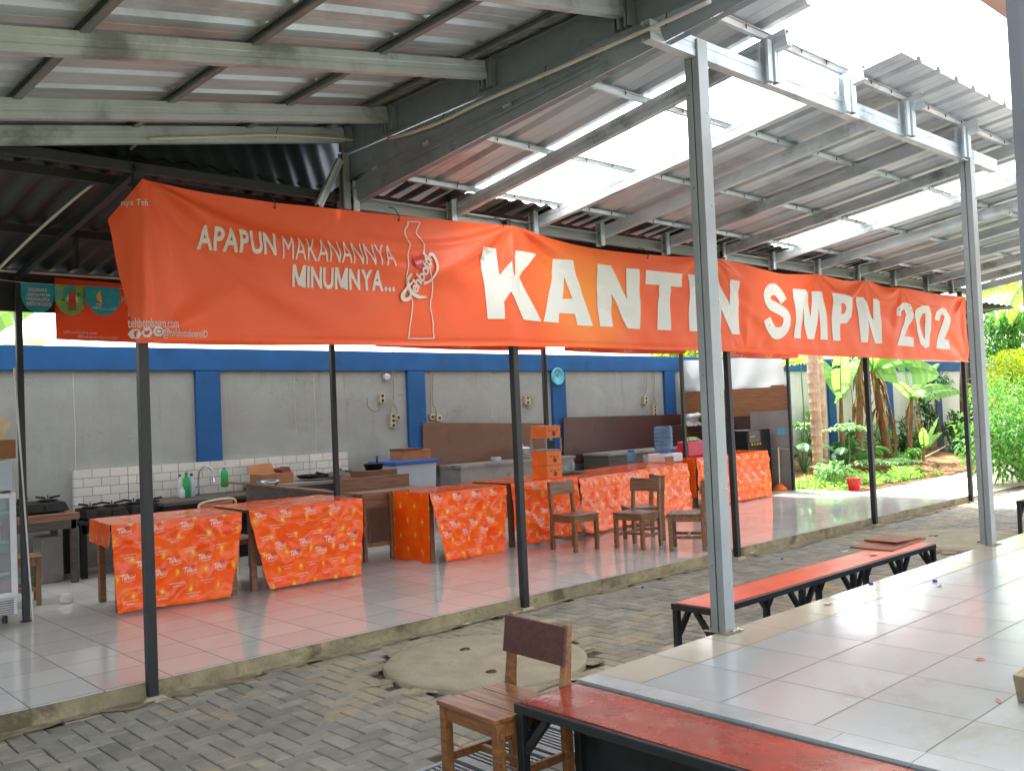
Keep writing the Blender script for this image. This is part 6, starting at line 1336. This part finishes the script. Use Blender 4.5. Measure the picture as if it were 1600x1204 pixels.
b = MB(); c = gz(zq(370, 860, 3.2))
for q in range(70): a = GR.uniform(0, 6.28); rr_ = GR.uniform(.3, .8); p = c+V((GR.uniform(-.35, .35), GR.uniform(-.2, .2), 0)); leaf(b, p, V((math.cos(a)*.6, math.sin(a)*.6, 1.1)), rr_*.75, .045, .45)
solo(b, 'strap_leaf_plant', 'leaf_ground', 'bright strap leaved clump right of the pale trunk foot', 'plant')
b = MB()
for q in range(3600):
    s, v_ = GR.random(), GR.random()**1.5; p = zq(90+s*860, 945-v_*150-(60*s if False else 0), 3); x = 12.75+GR.random()**.8*4.6; y = 2.38+GR.random()*(1.3 if x < 15.6 else .75); 
    if noise.noise(V((x*1.3, y*1.8, 4))) < -.22: continue
    h = GR.uniform(.01, .14); p = V((x, y, soil_z(x, y)+h*(1-.7*max(0, 2.7-y)/.4 if y < 2.7 else 1))); leaf(b, p, rv()+V((0, -.2, .25)), GR.uniform(.06, .13), GR.uniform(.04, .075), .2)
o = b.build('ground_cover', 'leaf_ground', None); o['kind'] = 'stuff'
b = MB()
for q in range(900):
    x = 13+GR.random()*7; y = 2.3+GR.random()*2.6; p = V((x, y, soil_z(x, y)+.012)); leaf(b, p, V((GR.uniform(-1, 1), GR.uniform(-1, 1), .08)), GR.uniform(.05, .13), GR.uniform(.03, .05), .05)
o = b.build('fallen_leaves', 'dry_leaf', None); o['kind'] = 'stuff'
p = gz(at_z(1335, 767, .02)); t = thing('plant_pot', 'bright red plastic pot on the garden edge behind the canteen floor', 'pot', p); b = MB(); b.lathe([(.09, 0), (.12, .215), (.132, .22), (.132, .245), (.116, .245), (.11, .2), (0, .195)], p, 22); b.build('body', 'pot_red', t, smooth=True)
b = MB(); cloud(b, p+V((-.03, 0, .27)), (.12, .1, .05), 26, .08, .04); b.build('plant', 'leaf_mid', t)
for k in range(9):
    a = gz(zq(1100+GR.uniform(0, 110), 770, 4.3)); a.z += .02; s = GR.uniform(.08, .2); b = MB(); n = 12
    rings = []
    b.grid(lambda u_, v_: a+V((GR.uniform(-.25, .25)*0+0, 0, 0))+V((math.cos(u_*6.283)*math.sin(v_*3.1416), math.sin(u_*6.283)*math.sin(v_*3.1416)*.8, math.cos(v_*3.1416)*.7))*s*(1+.35*noise.noise(V((math.cos(u_*6.283)*2+k, v_*3, k*3)))), 10, 6)
    solo(b, 'rock', 'rock', 'grey rock in the small pile below the far blue pillar', 'rock', 'rocks piled by the wall corner', smooth=True)
b = MB(); b.tube([gz(zq(950, 785, 4.0))+V((0, 0, .03)), gz(zq(1085, 745, 4.4))+V((0, 0, .12))], .018, 6); solo(b, 'bamboo_pole', 'cream_metal', 'pale bamboo pole lying on the bare soil by the young shoot', 'pole')
# tree at the wall and the leafy right side
a = V((24.5, 4.6, 0)); p = at_y(1511, 600, 4.6); a = V((p.x, 4.6, .1)); t = plant('garden_tree', 'tall tree with brown trunk behind the far grey post', a, 'tree'); b = MB(); trunk(b, [a, a+V((.05, 0, 2)), a+V((.3, -.2, 4.5)), a+V((.9, -.5, 7))], [.24, .2, .17, .1], 12)
for q in range(6): an = q*1.1; e = a+V((.4, -.2, 4.6)); b.tube([e, e+V((math.cos(an)*1.6, math.sin(an)*1.6, 1.3+.3*q)), e+V((math.cos(an)*3, math.sin(an)*3, 2.2+.3*q))], [.08, .05, .02], 6)
b.build('trunk', 'trunk_grey', t); b = MB()
for q in range(10): an = q*.63; cloud(b, a+V((.6+math.cos(an)*2.6, -.4+math.sin(an)*2.6, 6.4+GR.uniform(-1, 1.6))), (1.3, 1.3, .9), 420, .26, .11)
b.build('crown', 'leaf_mid', t)
def bush_at(px0, py0, px1, py1, Y): a, c = at_y(px0, py1, Y), at_y(px1, py0, Y); return (a+c)/2, abs(c.x-a.x)/2, abs(c.z-a.z)/2
c = V((13.6, -.05, .95)); c = at_z(1566, 775, 0); c = V((c.x+.55, .45, 1.0)); c0, rx, rz_ = bush_at(1522, 590, 1640, 765, .55)
t = plant('bush', 'leafy green bush at the right beside the path, behind the far grey post', (c0.x, .55, 0), 'bush'); b = MB(); cloud(b, c0, (rx*1.0, .7, rz_*1.02), 2600, .13, .055, clumps=26); cloud(b, c0+V((.2, .2, -.35)), (rx*.9, .7, rz_*.6), 900, .13, .055, clumps=14); b.build('foliage', 'leaf_mid', t)
b = MB()
for q in range(9): e = c0+V((GR.uniform(-.7, .9)*rx, GR.uniform(-.4, .4), GR.uniform(-.5, .6)*rz_)); g0 = V((c0.x+.35+GR.uniform(-.15, .15), .5, 0)); b.tube([g0, g0.lerp(e, .5)+rv()*.08, e], [.03, .02, .008], 6)
b.build('stems', 'trunk_grey', t)
c1, rx, rz_ = bush_at(1552, 552, 1660, 650, 2.6); t = plant('garden_tree', 'yellow green leafy tree at the right edge above the bush', (c1.x, 2.6, 0), 'tree'); b = MB(); cloud(b, c1, (rx, 1.0, rz_), 2200, .22, .085, clumps=24, up=-.1); b.build('crown', 'leaf_yellow', t)
b = MB(); trunk(b, [(c1.x+.6, 2.7, 0), (c1.x+.5, 2.65, 1.2), (c1.x+.2, 2.6, c1.z)], [.1, .08, .05], 8); b.build('trunk', 'trunk_grey', t)
p = at_y(1580, 525, 7.2); t = plant('far_tree', 'broad green tree behind the wall, filling the gap beside the far grey post', (p.x, 7.2, 0), 'tree'); b = MB(); trunk(b, [(p.x, 7.2, 0), (p.x+.1, 7.2, 1.6), (p.x, 7.2, p.z)], [.2, .16, .08], 9); b.build('trunk', 'trunk_grey', t); b = MB()
for q in range(12): cloud(b, p+V((GR.uniform(-1.6, 1.8), GR.uniform(-.6, .8), GR.uniform(-.9, 1.2))), (.8, .8, .6), 260, .26, .10)
b.build('crown', 'leaf_mid', t)
# coconut palm with drooping fronds
p = at_y(1640, 470, 3.5); t = plant('coconut_palm', 'coconut palm with drooping fronds beyond the far grey post', (p.x+1.2, 3.5, 0), 'palm'); hd = V((p.x+.2, 3.5, p.z+.35)); b = MB(); trunk(b, [(hd.x+.4, 3.5, 0), (hd.x+.2, 3.5, hd.z*.5), hd], [.2, .15, .13], 10, 2); b.build('trunk', 'trunk_pale', t)
for q in range(11):
    an = q*.571+.2; d = V((math.cos(an), math.sin(an), .35)); b = MB(); pos = hd.copy(); dr = d.normalized(); L = 3.2; n = 26; mid = []
    for i in range(n+1): mid.append((pos.copy(), dr.copy())); pos = pos+dr*(L/n); dr = (dr-V((0, 0, 1.7/n*(.3+i/n)))).normalized()
    b.tube([m_[0] for m_ in mid], [.03*(1-i/n)+.004 for i in range(n+1)], 5)
    for i in range(3, n+1):
        m_, dd = mid[i]; s = dd.cross(V((0, 0, 1))).normalized()
        for sg in (-1, 1):
            for hf in (0, .5): leaf(b, m_+dd*hf*L/n, s*sg+dd*.7-V((0, 0, .35)), .62*(1-.55*abs(i/n-.45)), .045, .35)
    b.build('frond', 'leaf_frond', t)
# dark shed roof beyond the canteen end
a, c = at_y(1499, 492, 2.2), at_y(1572, 466, 2.2); t = thing('garden_shed', 'dark corrugated shed roof beyond the right end of the long banner', 'shed', (a.x+.8, 3, 0)); b = MB(); b.grid(lambda s, q: V((a.x-.3+s*(c.x-a.x+.6), 2.2+q*1.6, a.z+.34-.30*q+.02*math.sin(s*60))), 90, 3); b.build('roof', 'dark_sheet', t)
b = MB(); b.bar((a.x-.3, 2.2, a.z+.02), (c.x+.3, 2.2, a.z+.30), .06, .06); b.build('eave_board', 'black_steel', t)
for x in (at_y(1517, 600, 3.7).x,):
    b = MB(); b.bar((x, 3.7, 0), (x, 3.7, a.z+.1), .07, .07, (0, 1, 0)); b.build('post', 'black_steel', t)
# beyond the wall
t = thing('far_house', 'white house wall seen over the boundary wall at the right', 'house', (33, 12, 0)); b = MB(); b.box(28, 40, 11, 18, 0, 4.2); b.build('wall', 'white_paint', t); b = MB(); b.hexa([(27.5, 10.6, 4.2), (40.5, 10.6, 4.2), (40.5, 18.4, 4.2), (27.5, 18.4, 4.2), (29, 14, 5.6), (39, 14, 5.6), (39, 15, 5.6), (29, 15, 5.6)]); b.build('roof', 'panel_grey', t)
for k, (x, y, h, r, mt, lb) in enumerate(((21, 9.5, 5.5, 2.2, 'leaf_yellow', 'yellow green tree beyond the wall, above the far roof edge'), (36, 3, 9.5, 3.2, 'leaf_mid', 'tall leafy tree far behind the bush at the right'), (33, -2.5, 8.5, 3.0, 'leaf_yellow', 'pale leafy tree showing over the canopy edge at top right'))):
    t = plant('far_tree', lb, (x, y, 0), 'tree'); b = MB(); trunk(b, [(x, y, 0), (x+.1, y, h*.4), (x, y, h*.8)], [.25, .2, .1], 9); b.build('trunk', 'trunk_grey', t); b = MB()
    for q in range(9): cloud(b, V((x, y, h*.72))+V((GR.uniform(-1, 1)*r*.7, GR.uniform(-1, 1)*r*.7, GR.uniform(-.6, 1)*r*.7)), (r*.5, r*.5, r*.4), 300, .3, .13)
    b.build('crown', mt, t)
p = at_y(40, 545, 6.6); t = plant('banana_plant', 'banana plant with pale green leaf behind the wall at far left', (p.x-.4, 6.6, 0), 'banana plant'); hd = V((p.x-1.2, 6.6, 2.4)); b = MB(); trunk(b, [(hd.x, 6.6, 0), (hd.x+.05, 6.6, 1.2), hd], [.14, .12, .09], 10); b.build('trunk', 'trunk_brown', t)
for d, L, W in (((.9, -.25, .75), 2.0, .8), ((.5, .2, 1), 2.1, .7), ((-.5, -.1, 1), 1.8, .6), ((1, .4, .5), 1.9, .75)):
    b = MB(); banana_leaf(b, hd, d, L, W, .35, .35, .02); b.build('leaf', 'leaf_banana', t)
